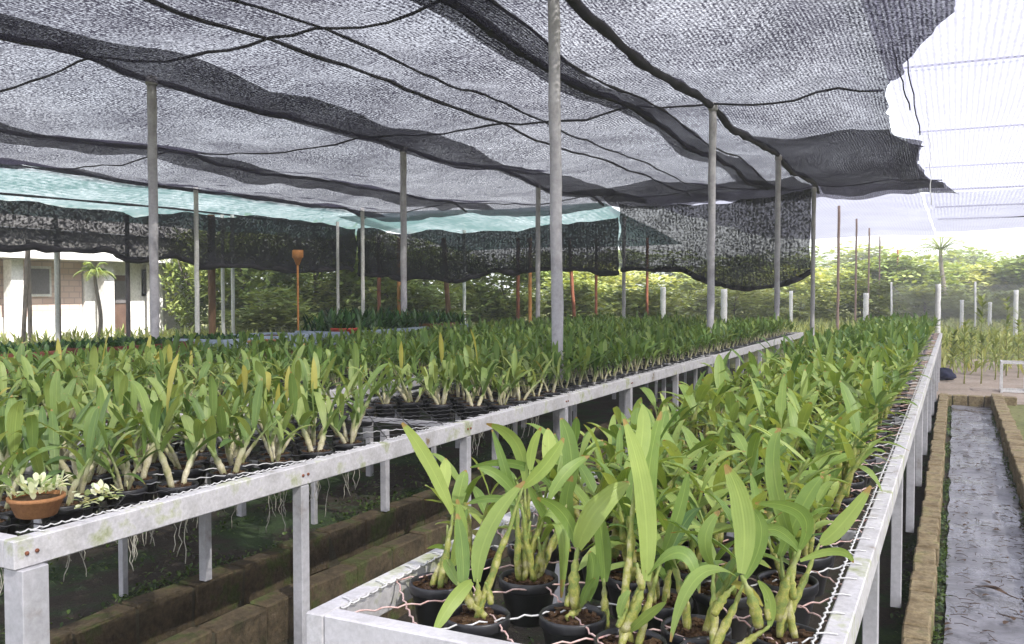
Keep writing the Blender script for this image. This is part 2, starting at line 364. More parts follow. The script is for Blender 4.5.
# ------------------------------------------------------------------ world and sun
SUN_EL, SUN_AZ = R(46), R(114)           # azimuth from +Y clockwise (towards +X)
w = bpy.data.worlds.new('World'); sc.world = w; w.use_nodes = True
nt = w.node_tree; bg = nt.nodes['Background']
sky = nt.nodes.new('ShaderNodeTexSky'); sky.sky_type = 'NISHITA'; sky.sun_disc = False
sky.sun_elevation = SUN_EL; sky.sun_rotation = SUN_AZ; sky.air_density = 1.0; sky.dust_density = 4.0; sky.ozone_density = 1.0
tc = nt.nodes.new('ShaderNodeTexCoord')
cn = nt.nodes.new('ShaderNodeTexNoise'); cn.inputs['Scale'].default_value = 2.2; cn.inputs['Detail'].default_value = 6; nt.links.new(tc.outputs['Generated'], cn.inputs['Vector'])
cr = ramp(nt, [(.35, (.55,)*3), (.6, (.9,)*3)]); nt.links.new(cn.outputs['Fac'], cr.inputs[0])
cm = nt.nodes.new('ShaderNodeMixRGB'); cm.inputs[2].default_value = (9.2, 9.4, 10.2, 1)
nt.links.new(cr.outputs[0], cm.inputs[0]); nt.links.new(sky.outputs[0], cm.inputs[1]); nt.links.new(cm.outputs[0], bg.inputs[0])
bg.inputs[1].default_value = 0.10
sl = bpy.data.lights.new('sun', 'SUN'); sl.energy = 4.2; sl.angle = R(.8); sl.color = (1, .955, .88)
so = bpy.data.objects.new('sun', sl); COL.objects.link(so)
sd = Vector((math.sin(SUN_AZ)*math.cos(SUN_EL), math.cos(SUN_AZ)*math.cos(SUN_EL), math.sin(SUN_EL)))
so.rotation_euler = sd.to_track_quat('Z', 'Y').to_euler(); so.location = (10, -5, 20)
vs_ = sc.view_settings; sc.display_settings.display_device = 'sRGB'; vs_.view_transform = 'Standard'; vs_.look = 'None'; vs_.gamma = 1; vs_.use_curve_mapping = False
vs_.exposure = 1.56
sc.cycles.max_bounces = 8; sc.cycles.transparent_max_bounces = 12; sc.cycles.diffuse_bounces = 3; sc.cycles.glossy_bounces = 2
sc.cycles.use_denoising = True

# ------------------------------------------------------------------ ground
YN, YF = -3.0, 19.0        # channel zone
XL, XK, XC, XR = -3.36, -.19, -.13, .53
def ground():
    mb = MB()
    def sheet(x0, x1, y0, y1, z, mi, step=None):
        if step is None:
            mb.add([(x0, y0, z), (x1, y0, z), (x1, y1, z), (x0, y1, z)], [(0, 1, 2, 3)], mi, sm=False); return
        nx = max(1, int((x1-x0)/step)); ny = max(1, int((y1-y0)/step))
        v = []
        for j in range(ny+1):
            for i in range(nx+1):
                x = x0+(x1-x0)*i/nx; y = y0+(y1-y0)*j/ny
                e = 0 if i in (0, nx) or j in (0, ny) else 1
                v.append((x, y, z+e*.035*mnoise.fractal(Vector((x*2.2, y*2.2, 0)), 1, 2, 3)))
        mb.add(v, [(j*(nx+1)+i, j*(nx+1)+i+1, (j+1)*(nx+1)+i+1, (j+1)*(nx+1)+i) for j in range(ny) for i in range(nx)], mi)
    sheet(-12, XL, YN, YF, 0, 0, .15); sheet(XL, XK, YN, YF, -.25, 0, .12)
    sheet(XR, 12, YN, YF, 0, 1)
    sheet(-12, 12, YF, 27, 0, 1); sheet(-12, 12, -30, YN, 0, 0)
    sheet(-700, -12, -30, 27, 0, 1); sheet(12, 700, -30, 27, 0, 1)
    sheet(-700, 700, 27, 900, 0, 1); sheet(-700, 700, -200, -30, 0, 1)
    # cut banks joining the levels
    def wallq(a, b, z0, z1): mb.add([(a[0], a[1], z0), (b[0], b[1], z0), (b[0], b[1], z1), (a[0], a[1], z1)], [(0, 1, 2, 3)], 0, sm=False)
    wallq((XL, YN), (XL, YF), -.25, 0); wallq((XL, YF), (XK, YF), -.25, 0); wallq((XL, YN), (XK, YN), -.25, 0)
    wallq((XK, YN), (XK, YF), -.25, -.05); wallq((XK, YN), (XR, YN), -.05, 0); wallq((XK, YF), (XR, YF), -.05, 0); wallq((XR, YN), (XR, YF), -.05, 0)
    sheet(XK, XR, YN, YF, -.05, 0)
    return tag(mb.build('ground', [M['soil'], M['field_ground']]), kind='structure')
ground()
# pale sandy yard beyond the channel
mb = MB(); mb.add([(-1.2, 14.6, .004), (14, 14.6, .004), (16, 24, .004), (-1.2, 24, .004)], [(0, 1, 2, 3)], sm=False)
tag(mb.build('sandy_path', M['sand_ground']), kind='structure')
# wet channel bed
mb = MB(); n_ = 150
v = []
for j in range(n_+1):
    y = YN+(14.4-YN)*j/n_
    for i in range(9):
        x = -.02+.49*i/8
        e = mnoise.fractal(Vector((x*6, y*3, 3)), 1, 2, 3)
        xx = x+(.02*e if i in (0, 8) else 0)
        v.append((xx, y, -.030+.010*e))
mb.add(v, [(j*9+i, j*9+i+1, (j+1)*9+i+1, (j+1)*9+i) for j in range(n_) for i in range(8)])
tag(mb.build('water', M['mud']), kind='structure')

# ------------------------------------------------------------------ brick kerbs
def brick_kerb(label, x, wdt, ztop, zbot, y0, y1, bl, mat, alongx=False, rows=1):
    root = empty('brick_kerb', (x, y0, zbot)); tag(root, label, 'kerb', 'low brick kerbs along the channels')
    bricks = MB(); mor = MB(); rr = random.Random(int(abs(x)*1000)+3)
    h = (ztop-zbot)/rows
    for k in range(rows):
        y = y0+(bl*.5 if k % 2 else 0)
        while y < y1:
            l = bl*rr.uniform(.9, 1.1)
            c = (rr.uniform(-.006, .006), y+l/2-y0, (k+.5)*h+rr.uniform(-.006, .006))
            Mx = Matrix.Rotation(rr.uniform(-.05, .05), 3, 'Z') @ Matrix.Rotation(rr.uniform(-.05, .05), 3, 'Y') @ Matrix.Rotation(rr.uniform(-.035, .035), 3, 'X')
            bricks.box(c, (wdt*rr.uniform(.95, 1.05), l-.012, h-.01), M=Mx, ch=.008); y += l
    mor.box((0, (y1-y0)/2, (ztop-zbot)/2-.012), (wdt*.84, y1-y0, ztop-zbot-.02))
    bricks.build('brick_course', mat, root); mor.build('mortar', M['mortar'], root)
    return root
brick_kerb('long worn brick kerb between the bench legs and the wet grey channel', -.13, .115, .10, -.26, -.6, 14.7, .17, M['brick_lit'], rows=2)
brick_kerb('brown brick bank on the far edge of the wet channel', .55, .14, .16, -.06, 1.5, 14.4, .22, M['brick_lit'], rows=2)
brick_kerb('mossy dark block kerb beneath the front legs of the aisle bench', -2.86, .12, .17, -.27, -.4, 18.5, .34, M['brick'], rows=2)
brick_kerb('mossy dark block kerb running under the middle of the aisle bench', -3.38, .12, .17, -.27, -.4, 18.5, .34, M['brick'], rows=2)
o = brick_kerb('short brick kerb closing the far end of the wet channel', .21, .12, .12, -.06, 0, .8, .2, M['brick_lit'], rows=1)
o.location = (-.2, 14.5, -.06); o.rotation_euler.z = -PI/2

# ------------------------------------------------------------------ benches
BT = .80
def twisted(mb, a, b, r, step, ph, mi):
    a, b = Vector(a), Vector(b); L_ = (b-a).length; n = max(2, int(L_/step)); d = (b-a)/L_; s = Vector((-d.y, d.x, 0))
    pts = []
    for i in range(n+1):
        t = i/n; q = a+(b-a)*t; k = i*2.1+ph
        pts.append(q+s*.0035*math.sin(k)+Vector((0, 0, .0035*math.cos(k)-.012*math.sin(PI*t)+.004*math.sin(q.y*5+q.x*3))))
    mb.tube(pts, r, 4, mi, cap=False)
def bench(label, x0, x1, y0, y1, legx, leg_ys, leg_base, railh=.085, railw=.055, wm='wire_dark', pitch=(.26, .30), step=.02, yn=14, mesh=True, mats=('rail', 'rail_moss'), ymesh=None):
    root = empty('plant_bench', ((x0+x1)/2, y0, 0)); tag(root, label, 'bench', 'long planting benches of white rails and wire')
    O = Vector(((x0+x1)/2, y0, 0))
    def part(name, fn, mat):
        m_ = MB(); fn(m_); return m_.build(name, mat, root)
    zc = BT-railh/2
    for x in (x0, x1):
        part('side_rail', lambda m_: m_.box(Vector((x, (y0+y1)/2, zc))-O, (railw, y1-y0, railh), ch=.004), M[mats[1]])
    for y in (y0, y1):
        sgn = .5 if y == y0 else -.5
        part('end_rail', lambda m_: m_.box(Vector(((x0+x1)/2, y+sgn*railw, zc+.001))-O, (x1-x0-railw-.002, railw, railh), ch=.004), M[mats[0]])
    yy = y0+1.55
    while yy < y1-.4:
        part('cross_bar', lambda m_: m_.box(Vector(((x0+x1)/2, yy, BT-.05))-O, (x1-x0-railw-.004, .03, .03)), M['leg']); yy += 1.55
    for (lx, wd, bz) in legx:
        for i, ly in enumerate(leg_ys):
            big = (i == 0 and lx == x1)
            ww = .095 if (i == 0 and wd > .04) else wd
            b_ = bz; tt = BT-railh-.002
            part('leg', lambda m_: m_.box(Vector((lx, ly, (b_+tt)/2))-O, (ww, ww, tt-b_), ch=.003), M['leg'])
            if ly < 9 and lx in (x0, x1):
                sg = 1 if lx == x1 else -1
                part('bolt', lambda m_: [m_.tube([Vector((lx+sg*(railw/2-.001), ly+q, zc))-O, Vector((lx+sg*(railw/2+.006), ly+q, zc))-O], .007, 6) for q in (-.018, .018)], M['rust'])
    if mesh:
        m_ = MB(); px, py = pitch
        ya, yb = y0+railw, y1-railw; xa, xb = x0+railw/2, x1-railw/2; W = xb-xa
        for fam in (1, -1):
            sl = py/px*fam
            k = int((ya-W*abs(sl)-2)/py)
            c = ya-W*abs(sl)-py
            c = math.floor(c/py)*py
            i = 0
            while c < yb+W*abs(sl):
                # line y = c + sl*(x-xa)
                xs, xe = xa, xb
                f = lambda x: c+sl*(x-xa)
                g = lambda y: xa+(y-c)/sl
                lo, hi = sorted((g(ya), g(yb)))
                xs = max(xa, lo); xe = min(xb, hi)
                if xe-xs > .02:
                    dist = f((xs+xe)/2)
                    st = step if dist < 6 else step*2.5 if dist < 10 else .3
                    mi = 1 if rnd.random() < (.3 if wm == 'wire_pink' else .08) else 0
                    twisted(m_, Vector((xs, f(xs), BT-.006))-O, Vector((xe, f(xe), BT-.006))-O, .0026 if dist < 8 else .004, st, i*1.3, mi)
                c += py; i += 1
        # lacing along the rails
        for x, s_ in ((xa, 1), (xb, -1)):
            twisted(m_, Vector((x+s_*.012, ya, BT+.004))-O, Vector((x+s_*.012, min(yb, 11), BT+.004))-O, .003, .014, .4, 1)
            for k in range(int((min(yb, 11)-ya)/.15)):
                y = ya+k*.15+.05
                q = [Vector((x+s_*.012, y, BT+.004)), Vector((x-s_*.012, y+.01, BT+.006)), Vector((x-s_*.034, y+.02, BT+.002))]
                m_.tube([p-O for p in q], .0022, 4, 1, cap=False)
        m_.build('wire_mesh', [M[wm], M['wire_white']], root)
    return root

LY = [1.92, 3.30, 4.87, 6.44, 8.0, 9.57, 11.14, 12.7, 14.28, 15.85, 17.4, 18.9]
benchR = bench('white railed bench beside the wet channel, crowded with tall bright orchids', -1.42, -.24, 1.77, 19.5, [(-1.42, .05, -.25), (-.83, .04, -.25), (-.245, .05, .02)], LY, 0, wm='wire_pink')
bench('white railed bench across the aisle from the channel bench', -3.93, -2.72, 1.86, 18.6, [(-2.72, .055, -.25), (-3.32, .045, .17), (-3.90, .035, 0)], LY[:-1], 0, railh=.095)
bench('white railed bench behind the aisle bench', -5.75, -4.55, 2.0, 19.0, [(-4.55, .05, 0), (-5.7, .05, 0)], LY[:-1], 0, step=.05)
bench('white railed bench between the low-tray bench and the bench behind the aisle', -7.55, -6.35, 3.0, 20.0, [(-6.35, .05, 0), (-7.5, .05, 0)], LY[1:], 0, step=.06)
bench('brown low-tray bench nearest the curtain and the house', -9.3, -8.1, 4.5, 21.5, [(-8.1, .05, 0), (-9.25, .05, 0)], LY[2:], 0, step=.3, mats=('wood', 'wood'), mesh=False)

# ------------------------------------------------------------------ orchids
def cane_path(rr, ang, h, lean):
    d = Vector((math.cos(ang), math.sin(ang), 0)); pts = []
    r0 = rr.uniform(.012, .028)
    for i in range(6):
        t = i/5
        pts.append(d*(r0+lean*h*t*(.6+.5*t))+Vector((rr.uniform(-.002, .002), rr.uniform(-.002, .002), h*t-.005)))
    return pts, d
def cane_mesh(pts, r, rr, n=7):
    r = min(r*.9, .0035+.055*(Vector(pts[-1])-Vector(pts[0])).length)
    mb = MB(); P_ = []; Rr = []
    k = len(pts)-1
    for i in range(k):
        a, b = Vector(pts[i]), Vector(pts[i+1]); t = i/k
        base = r*(1.0+.55*math.sin(PI*min(1, t*1.25+.1))-.55*t)
        P_ += [a, a*.5+b*.5]; Rr += [base*.86, base*1.06]
    P_.append(Vector(pts[-1])); Rr.append(r*.35)
    mb.tube(P_, Rr, n, tint=rr.random()); return mb
def cane_leaves(mb, pts, rr, nleaf, ll, lw, tone, start=.35, nseg=6, droop=.35, e0=12, e1=62):
    base_a = rr.uniform(0, 2*PI)
    for i in range(nleaf):
        t = start+(1-start)*(i+.7)/nleaf; t = min(t, 1)
        f = t*(len(pts)-1); k = min(int(f), len(pts)-2); p = Vector(pts[k]).lerp(Vector(pts[k+1]), f-k)
        a = base_a+PI*(i % 2)+rr.uniform(-.5, .5)
        up = (t-start)/(1-start+1e-6)
        el = R(rr.uniform(e0, e1)+24*up)
        L_ = ll*rr.uniform(.75, 1.15)*(1-.12*abs(up-.6))
        d = Vector((math.cos(a)*math.cos(el), math.sin(a)*math.cos(el), math.sin(el)))
        dr = droop*rr.uniform(.3, 1.5)*(1.15-.6*up)
        p1 = p+d*L_*.55
        p2 = p+d*L_*.9+Vector((math.cos(a)*.35*L_*dr, math.sin(a)*.35*L_*dr, -L_*dr))
        side = Vector((-math.sin(a), math.cos(a), 0))
        mb.leaf(p, p1, p2, lw*rr.uniform(.8, 1.2), side=side, nseg=nseg, tint=2.0 if rr.random() < .012 else min(1, max(0, tone+rr.uniform(-.34, .34)+.12*up)), fold=rr.uniform(.12, .45), twist=rr.uniform(-.9, .9))
POT_MESH = []
def pot_mesh(r, h):
    mb = MB()
    mb.lathe([(.0, -h), (r*.68, -h), (r*.72, -h+.004), (r*.93, -.022), (r*.95, -.020), (r*1.0, -.018), (r*1.03, -.010), (r*1.03, .008), (r*1.0, .012), (r*.94, .010), (r*.92, -.005), (r*.88, -.035)], n=22)
    return mb.mesh('pot', M['pot'])
def mix_mesh(r, rr, chips=46):
    mb = MB(); n = 16; v = [(0, 0, .006)]
    for k in (1, 2, 3):
        for j in range(n):
            a = 2*PI*j/n; q = r*.92*k/3; v.append((q*math.cos(a), q*math.sin(a), -.006+rr.uniform(-.005, .007)-(.006 if k == 3 else 0)))
    f = [(0, 1+j, 1+(j+1) % n) for j in range(n)]
    for k in (0, 1): f += [(1+k*n+j, 1+(k+1)*n+j, 1+(k+1)*n+(j+1) % n, 1+k*n+(j+1) % n) for j in range(n)]
    mb.add(v, f)
    for _ in range(chips):
        a = rr.uniform(0, 2*PI); q = r*.85*math.sqrt(rr.random())
        Mx = Matrix.Rotation(rr.uniform(0, 6), 3, 'Z') @ Matrix.Rotation(rr.uniform(-.6, .6), 3, 'X')
        mb.box((q*math.cos(a), q*math.sin(a), rr.uniform(-.002, .008)), (rr.uniform(.008, .022), rr.uniform(.005, .012), rr.uniform(.004, .009)), M=Mx, tint=rr.random())
    return mb.mesh('potting_mix', M['bark'])
rv = random.Random(21)
POTS = [pot_mesh(.082, .115)]; MIXES = [mix_mesh(.082, rv) for _ in range(4)]
VAR = {'tall': [], 'pale': []}
for i in range(14):                       # broad-leaved bright orchids of the channel bench
    canes = []; fol = MB(); nc = rv.choice([2, 3, 3, 4])
    for c in range(nc):
        h = rv.uniform(.10, .24); pts, d = cane_path(rv, 2*PI*c/nc+rv.uniform(-.5, .5), h, rv.uniform(.1, .45))
        canes.append(cane_mesh(pts, rv.uniform(.0065, .0105), rv).mesh('cane', M['cane']))
        cane_leaves(fol, pts, rv, rv.choice([3, 4, 4, 5]), rv.uniform(.16, .25), rv.uniform(.030, .042), rv.uniform(.35, .65), nseg=6)
    VAR['tall'].append((canes, fol.mesh('foliage', M['leaf'])))
for i in range(14):                       # smaller orchids with papery pale bulbs
    canes = []; fol = MB(); nc = rv.choice([2, 3, 3, 4])
    for c in range(nc):
        h = rv.uniform(.09, .20); pts, d = cane_path(rv, 2*PI*c/nc+rv.uniform(-.5, .5), h, rv.uniform(.15, .8))
        canes.append(cane_mesh(pts, rv.uniform(.006, .0095), rv).mesh('cane', M['bulb']))
        cane_leaves(fol, pts, rv, rv.choice([3, 4, 4]), rv.uniform(.17, .26), rv.uniform(.024, .034), rv.uniform(.3, .65), start=.45, nseg=6, droop=.42, e0=25, e1=72)
    VAR['pale'].append((canes, fol.mesh('foliage', M['leaf2'])))
ROOTS = []
for i in range(4):
    mb = MB()
    for k in range(rv.choice([3, 4, 6])):
        a = rv.uniform(0, 2*PI); p = Vector((.05*math.cos(a), .05*math.sin(a), -.10)); pts = [p.copy()]
        for q in range(rv.choice([4, 6, 8])):
            p = p+Vector((rv.uniform(-.014, .014), rv.uniform(-.014, .014), -.03)); pts.append(p)
        mb.tube(pts, .0022, 4)
    ROOTS.append(mb.mesh('aerial_roots', M['root']))
# low poly foliage for the mass
LOW = {'tall': [], 'pale': []}
for st in LOW:
    for i in range(8):
        fol = MB(); cn_ = MB()
        for c in range(3):
            h = rv.uniform(.10, .22) if st == 'tall' else rv.uniform(.09, .19)
            pts, d = cane_path(rv, 2*PI*c/3+rv.uniform(-.5, .5), h, .4)
            cn_.tube([pts[0], pts[3]], .009, 3, 1, rv.random(), cap=False)
            cane_leaves(fol, pts, rv, 4, .22 if st == 'tall' else .21, .038 if st == 'tall' else .034, rv.uniform(.3, .6), start=.45, nseg=3, e0=25, e1=72)
        fol.merge(cn_, Matrix.Identity(4)); LOW[st].append(fol)

spots = []      # bench, row, column, x, y, style
def rows(bid, x0, x1, y0, y1, style, dx=.26, dy=.15, skip=None, off=0):
    k = 0; y = y0
    while y < y1:
        c = 0; x = x0+(dx/2 if (k+off) % 2 else 0)
        while x <= x1+1e-6:
            jx, jy = rnd.uniform(-.012, .012), rnd.uniform(-.012, .012)
            if not (skip and skip(x, y)) and rnd.random() > (.06 if style == 'tall' else .02): spots.append([bid, k+1, c+1, x+jx, y+jy, style])
            x += dx; c += 1
        y += dy; k += 1
heroes_xy = [(-1.275, 2.135), (-1.06, 1.955), (-.845, 2.06), (-1.07, 2.28)]
HALL = heroes_xy+[(-.66, 1.96), (-.47, 1.99), (-.345, 2.16)]
gap = lambda x, y: (4.12 < y < 5.5 and -3.60 < x < -2.85 and not (4.3 < y < 4.45 and x > -3.05)) or (y < 2.45 and x > -3.05) or ((x+3.3)**2+(y-7.7)**2 < .02)
EMPTYP = .05
rows('channel', -1.33, -.33, 1.98, 19.2, 'tall', off=1, skip=lambda x, y: min(math.hypot(x-a, y-b) for a, b in HALL) < .155)
rows('aisle', -3.83, -2.84, 2.0, 18.4, 'pale', skip=gap)
rows('middle', -5.65, -4.66, 2.2, 18.8, 'pale')
rows('far', -7.45, -6.46, 3.2, 19.6, 'pale', dx=.3, dy=.2)
vis = []
for s_ in spots:
    q = project((s_[3], s_[4], 1.0))
    d = q[2] if q else 99
    infr = q is not None and -40 < q[0] < 1064 and q[1] < 760
    s_.append(d); s_.append(infr)
vis = sorted([s_ for s_ in spots if s_[7]], key=lambda s_: s_[6])
near = vis[:292]; rest = vis[292:]
ORD = 'zeroth first second third fourth fifth sixth seventh eighth ninth tenth eleventh twelfth thirteenth fourteenth fifteenth sixteenth seventeenth eighteenth nineteenth'.split()
def ordi(n):
    if n < 20: return ORD[n]
    T = {2: ('twenty', 'twentieth'), 3: ('thirty', 'thirtieth'), 4: ('forty', 'fortieth'), 5: ('fifty', 'fiftieth'), 6: ('sixty', 'sixtieth')}[n//10]
    return T[1] if n % 10 == 0 else T[0]+'-'+ORD[n % 10]
GR = {'channel': 'potted orchids on the bench beside the channel', 'aisle': 'potted orchids on the bench across the aisle', 'middle': 'potted orchids on the bench behind the aisle bench', 'far': 'potted orchids on the third bench from the aisle'}
cnt = {}
for bid, k, c, x, y, st, d, _ in near:
    vi = rnd.randrange(14); canes, fol = VAR[st][vi]
    sc_ = rnd.uniform(.72, 1.28)*(1.08 if st == 'tall' else 1.32 if y < 4.2 else 1.2)
    root = empty('potted_orchid', (x, y, BT-.016), rnd.uniform(0, 2*PI))
    lab = {'channel': 'broad-leaved orchid on the channel bench, %s row from near end, %s from aisle',
           'aisle': 'pale-stemmed orchid on the aisle bench, %s row from near end, %s from back',
           'middle': 'small orchid behind aisle bench, %s row from near end, %s from back',
           'far': 'small orchid on the third bench, %s row from near end, %s from back'}[bid] % (ordi(k), ordi(c))
    if len(lab.replace('-', ' ').split()) > 16 and len(lab.split()) > 16: lab = lab.replace('near end', 'front')
    tag(root, lab, 'potted plant', GR[bid])
    place('pot', POTS[0], root); place('potting_mix', rnd.choice(MIXES), root)
    for cm_ in canes: place('cane', cm_, root, scale=sc_)
    place('foliage', fol, root, scale=sc_)
    if bid in ('aisle',) and x > -3.5 and y < 9 and rnd.random() < .6: place('aerial_roots', rnd.choice(ROOTS), root)
mass = MB(); massp = MB()
for bid, k, c, x, y, st, d, _ in rest:
    Mx = Matrix.Translation((x, y, BT)) @ Matrix.Rotation(rnd.uniform(0, 6.28), 4, 'Z') @ Matrix.Scale(rnd.uniform(.9, 1.3), 4)
    mass.merge(rnd.choice(LOW[st]), Mx)
    mass.lathe([(.055, -.10), (.082, .0), (.07, .0), (.0, -.01)], (x, y, BT), 6, 2)
tag(mass.build('orchid_foliage', [M['farleaf'], M['bulb'], M['pot']]), 'dense mass of small orchids filling the far parts of the benches', 'orchids', kind='stuff')

# hero orchids at the near corner of the channel bench: each leaf a part
def W(px, py, d): return at_d(px, py, d)
def Z8(zx, zy): return 400+zx/2.64, 400+zy/2.64
def hero(label, base, canes, leaves, rot=0):
    """base: pot centre; canes/leaves given as pixels plus a depth, so each is set at its own distance"""
    root = empty('potted_orchid', (base[0], base[1], BT-.014)); tag(root, label, 'potted plant', GR['channel'])
    O = Vector((base[0], base[1], BT-.014)); rr = random.Random(label)
    place('pot', POTS[0], root); place('potting_mix', rr.choice(MIXES), root, rz=rr.uniform(0, 6))
    d0 = project((base[0], base[1], BT))[2]
    for (a, b, r) in canes:
        A = O+Vector((rr.uniform(-.015, .015), rr.uniform(-.015, .015), 0)) if a is None else W(a[0], a[1], d0+(a[2] if len(a) > 2 else 0))
        B = W(b[0], b[1], d0+(b[2] if len(b) > 2 else 0))
        bow = Vector((rr.uniform(-.006, .006), rr.uniform(-.006, .006), 0))
        pts = [A.lerp(B, t/5)+bow*math.sin(PI*t/5)-O for t in range(6)]
        cane_mesh(pts, r, rr, 9).build('cane', M['cane'], root)
    ends = [W(b[0], b[1], d0+(b[2] if len(b) > 2 else 0)) for (a, b, r_) in canes]
    for (a, m_, b, wd, tone) in leaves:
        A0 = W(a[0], a[1], d0+a[2])
        if min((A0-e).length for e in ends) > .022 and A0.z-O.z > .03:
            ends.append(A0); st = O+Vector((rr.uniform(-.03, .03), rr.uniform(-.03, .03), 0))
            pts = [st.lerp(A0, t/6)+Vector((rr.uniform(-.003, .003), rr.uniform(-.003, .003), 0))-O for t in range(7)]
            cane_mesh(pts, .0085, rr, 9).build('cane', M['cane'], root)
        A = W(a[0], a[1], d0+a[2]) if len(a) > 2 else W(a[0], a[1], d0)
        Mi = W(m_[0], m_[1], d0+m_[2]); B = W(b[0], b[1], d0+b[2])
        P1 = Mi*2-(A+B)*.5
        mb = MB()
        ax = (B-A).normalized(); view = ((A+B)/2-CAM).normalized(); side = ax.cross(view)
        side = Matrix.Rotation(rr.uniform(-.55, .55), 3, ax) @ side
        mb.leaf(A-O, P1-O, B-O, wd, side=side, nseg=14, tint=tone, fold=rr.uniform(.15, .35), twist=rr.uniform(-.35, .35), pw=(.5, .62))
        mb.build('leaf', M['leaf'], root)
    return root
def L8(a, m_, b, w, tone, da=0, dm=0, db=0):
    pa, pm, pb = Z8(*a), Z8(*m_), Z8(*b)
    return ((pa[0], pa[1], da), (pm[0], pm[1], dm), (pb[0], pb[1], db), w, tone)
def C8(a, b, r, da=0, db=0):
    pa, pb = Z8(*a), Z8(*b); return ((pa[0], pa[1], da), (pb[0], pb[1], db), r)
hero('corner orchid of the channel bench with one long leaf reaching over the aisle', heroes_xy[0],
     [C8((160, 490), (122, 420), .009), C8((180, 440), (170, 395), .010), C8((110, 470), (125, 330), .007)],
     [L8((138, 300), (75, 165), (5, 60), .042, .72, 0, -.02, -.06), L8((135, 440), (160, 360), (150, 262), .040, .55), L8((122, 395), (100, 385), (70, 392), .014, .5, 0, 0, -.05),
      L8((175, 395), (165, 340), (180, 285), .022, .5, 0, .03, .05)])
hero('orchid at the very front edge of the channel bench with a forward-pointing lower leaf', heroes_xy[1],
     [C8((205, 545), (203, 470), .010), C8((240, 540), (225, 480), .011), C8((190, 550), (150, 480), .009)],
     [L8((205, 480), (235, 345), (330, 215), .050, .68, 0, .02, .03), L8((325, 230), (385, 170), (432, 100), .038, .7, .05, .06, .08), L8((190, 480), (140, 530), (88, 618), .036, .80, 0, -.06, -.10),
      L8((120, 420), (135, 450), (160, 495), .030, .62, .05, .04, 0), L8((165, 500), (165, 400), (150, 300), .036, .45, 0, .03, .05)])
hero('orchid with a thick yellow cane and a broad leaf leaning aside, front of channel bench', heroes_xy[2],
     [C8((463, 548), (470, 388), .0125), C8((545, 605), (538, 470), .009, .02, .02), C8((440, 545), (452, 500), .010)],
     [L8((470, 392), (520, 290), (605, 218), .058, .78, 0, -.02, .02), L8((465, 385), (430, 300), (362, 258), .034, .6, 0, 0, -.04), L8((495, 530), (510, 450), (500, 400), .034, .4, .02, .02, .02),
      L8((540, 480), (535, 380), (520, 285), .040, .55, .02, .02, .02), L8((480, 540), (492, 500), (515, 470), .020, .45)])
hero('many-leaved orchid behind the two front pots, one leaf drooping before it', heroes_xy[3],
     [C8((350, 440), (310, 360), .010), C8((375, 455), (365, 360), .009), C8((330, 450), (345, 320), .008)],
     [L8((310, 345), (285, 210), (243, 78), .030, .5, 0, .02, .05), L8((330, 215), (305, 110), (228, 62), .040, .7, .05, .06, .05), L8((345, 185), (348, 130), (372, 72), .030, .66, .05, .05, .05),
      L8((452, 240), (450, 130), (425, 48), .050, .55, .1, .12, .15), L8((400, 230), (310, 170), (185, 178), .026, .42, .05, .05, .0), L8((395, 260), (440, 190), (500, 148), .034, .6, .02, .05, .1),
      L8((375, 375), (425, 340), (425, 522), .040, .55, 0, -.07, -.10), L8((310, 260), (260, 200), (205, 180), .030, .5), L8((400, 330), (370, 280), (335, 215), .028, .4), L8((365, 340), (405, 300), (450, 400), .028, .5, 0, -.03, -.05),
      L8((320, 280), (250, 260), (175, 275), .022, .4), L8((460, 330), (440, 280), (455, 200), .045, .5, .08, .08, .08)])
Z1 = lambda zx, zy: (660+zx/1.872, 300+zy/1.872)
def LB(a, m_, b, w, tone, da=0, dm=0, db=0):
    pa, pm, pb = Z1(*a), Z1(*m_), Z1(*b); return ((pa[0], pa[1], da), (pm[0], pm[1], dm), (pb[0], pb[1], db), w, tone)
def CB(a, b, r, da=0, db=0):
    pa, pb = Z1(*a), Z1(*b); return ((pa[0], pa[1], da), (pb[0], pb[1], db), r)
hero('orchid with one very long upright pale leaf, front middle of the channel bench', (-.66, 1.96),
     [C8((590, 612), (645, 478), .011), C8((640, 500), (625, 430), .010), C8((575, 600), (600, 550), .009)],
     [L8((650, 478), (642, 250), (590, 50), .050, .80, 0, .02, .03), L8((655, 462), (745, 405), (790, 510), .036, .55, 0, -.02, -.05), L8((605, 612), (650, 570), (702, 533), .026, .75, 0, -.03, -.05),
      L8((580, 570), (590, 530), (610, 503), .024, .6, 0, 0, 0), L8((668, 400), (655, 220), (690, 30), .042, .62, .1, .1, .12), L8((625, 180), (640, 90), (640, 12), .042, .66, .05, .08, .1), L8((690, 420), (735, 300), (760, 190), .030, .4, .1, .1, .1)])
hero('orchid with a leaf arching down over the front rail, near the channel side', (-.47, 1.99),
     [CB((185, 612), (152, 515), .012), CB((100, 590), (140, 535), .009), CB((205, 600), (200, 560), .008)],
     [LB((152, 512), (155, 400), (122, 308), .050, .76, 0, .02, .03), LB((143, 518), (70, 520), (20, 640), .036, .70, 0, -.06, -.10), LB((205, 610), (205, 560), (183, 525), .024, .62),
      LB((100, 500), (85, 445), (112, 395), .034, .6, .05, .05, .05), LB((160, 520), (190, 440), (170, 390), .034, .4, .03, .05, .08)])
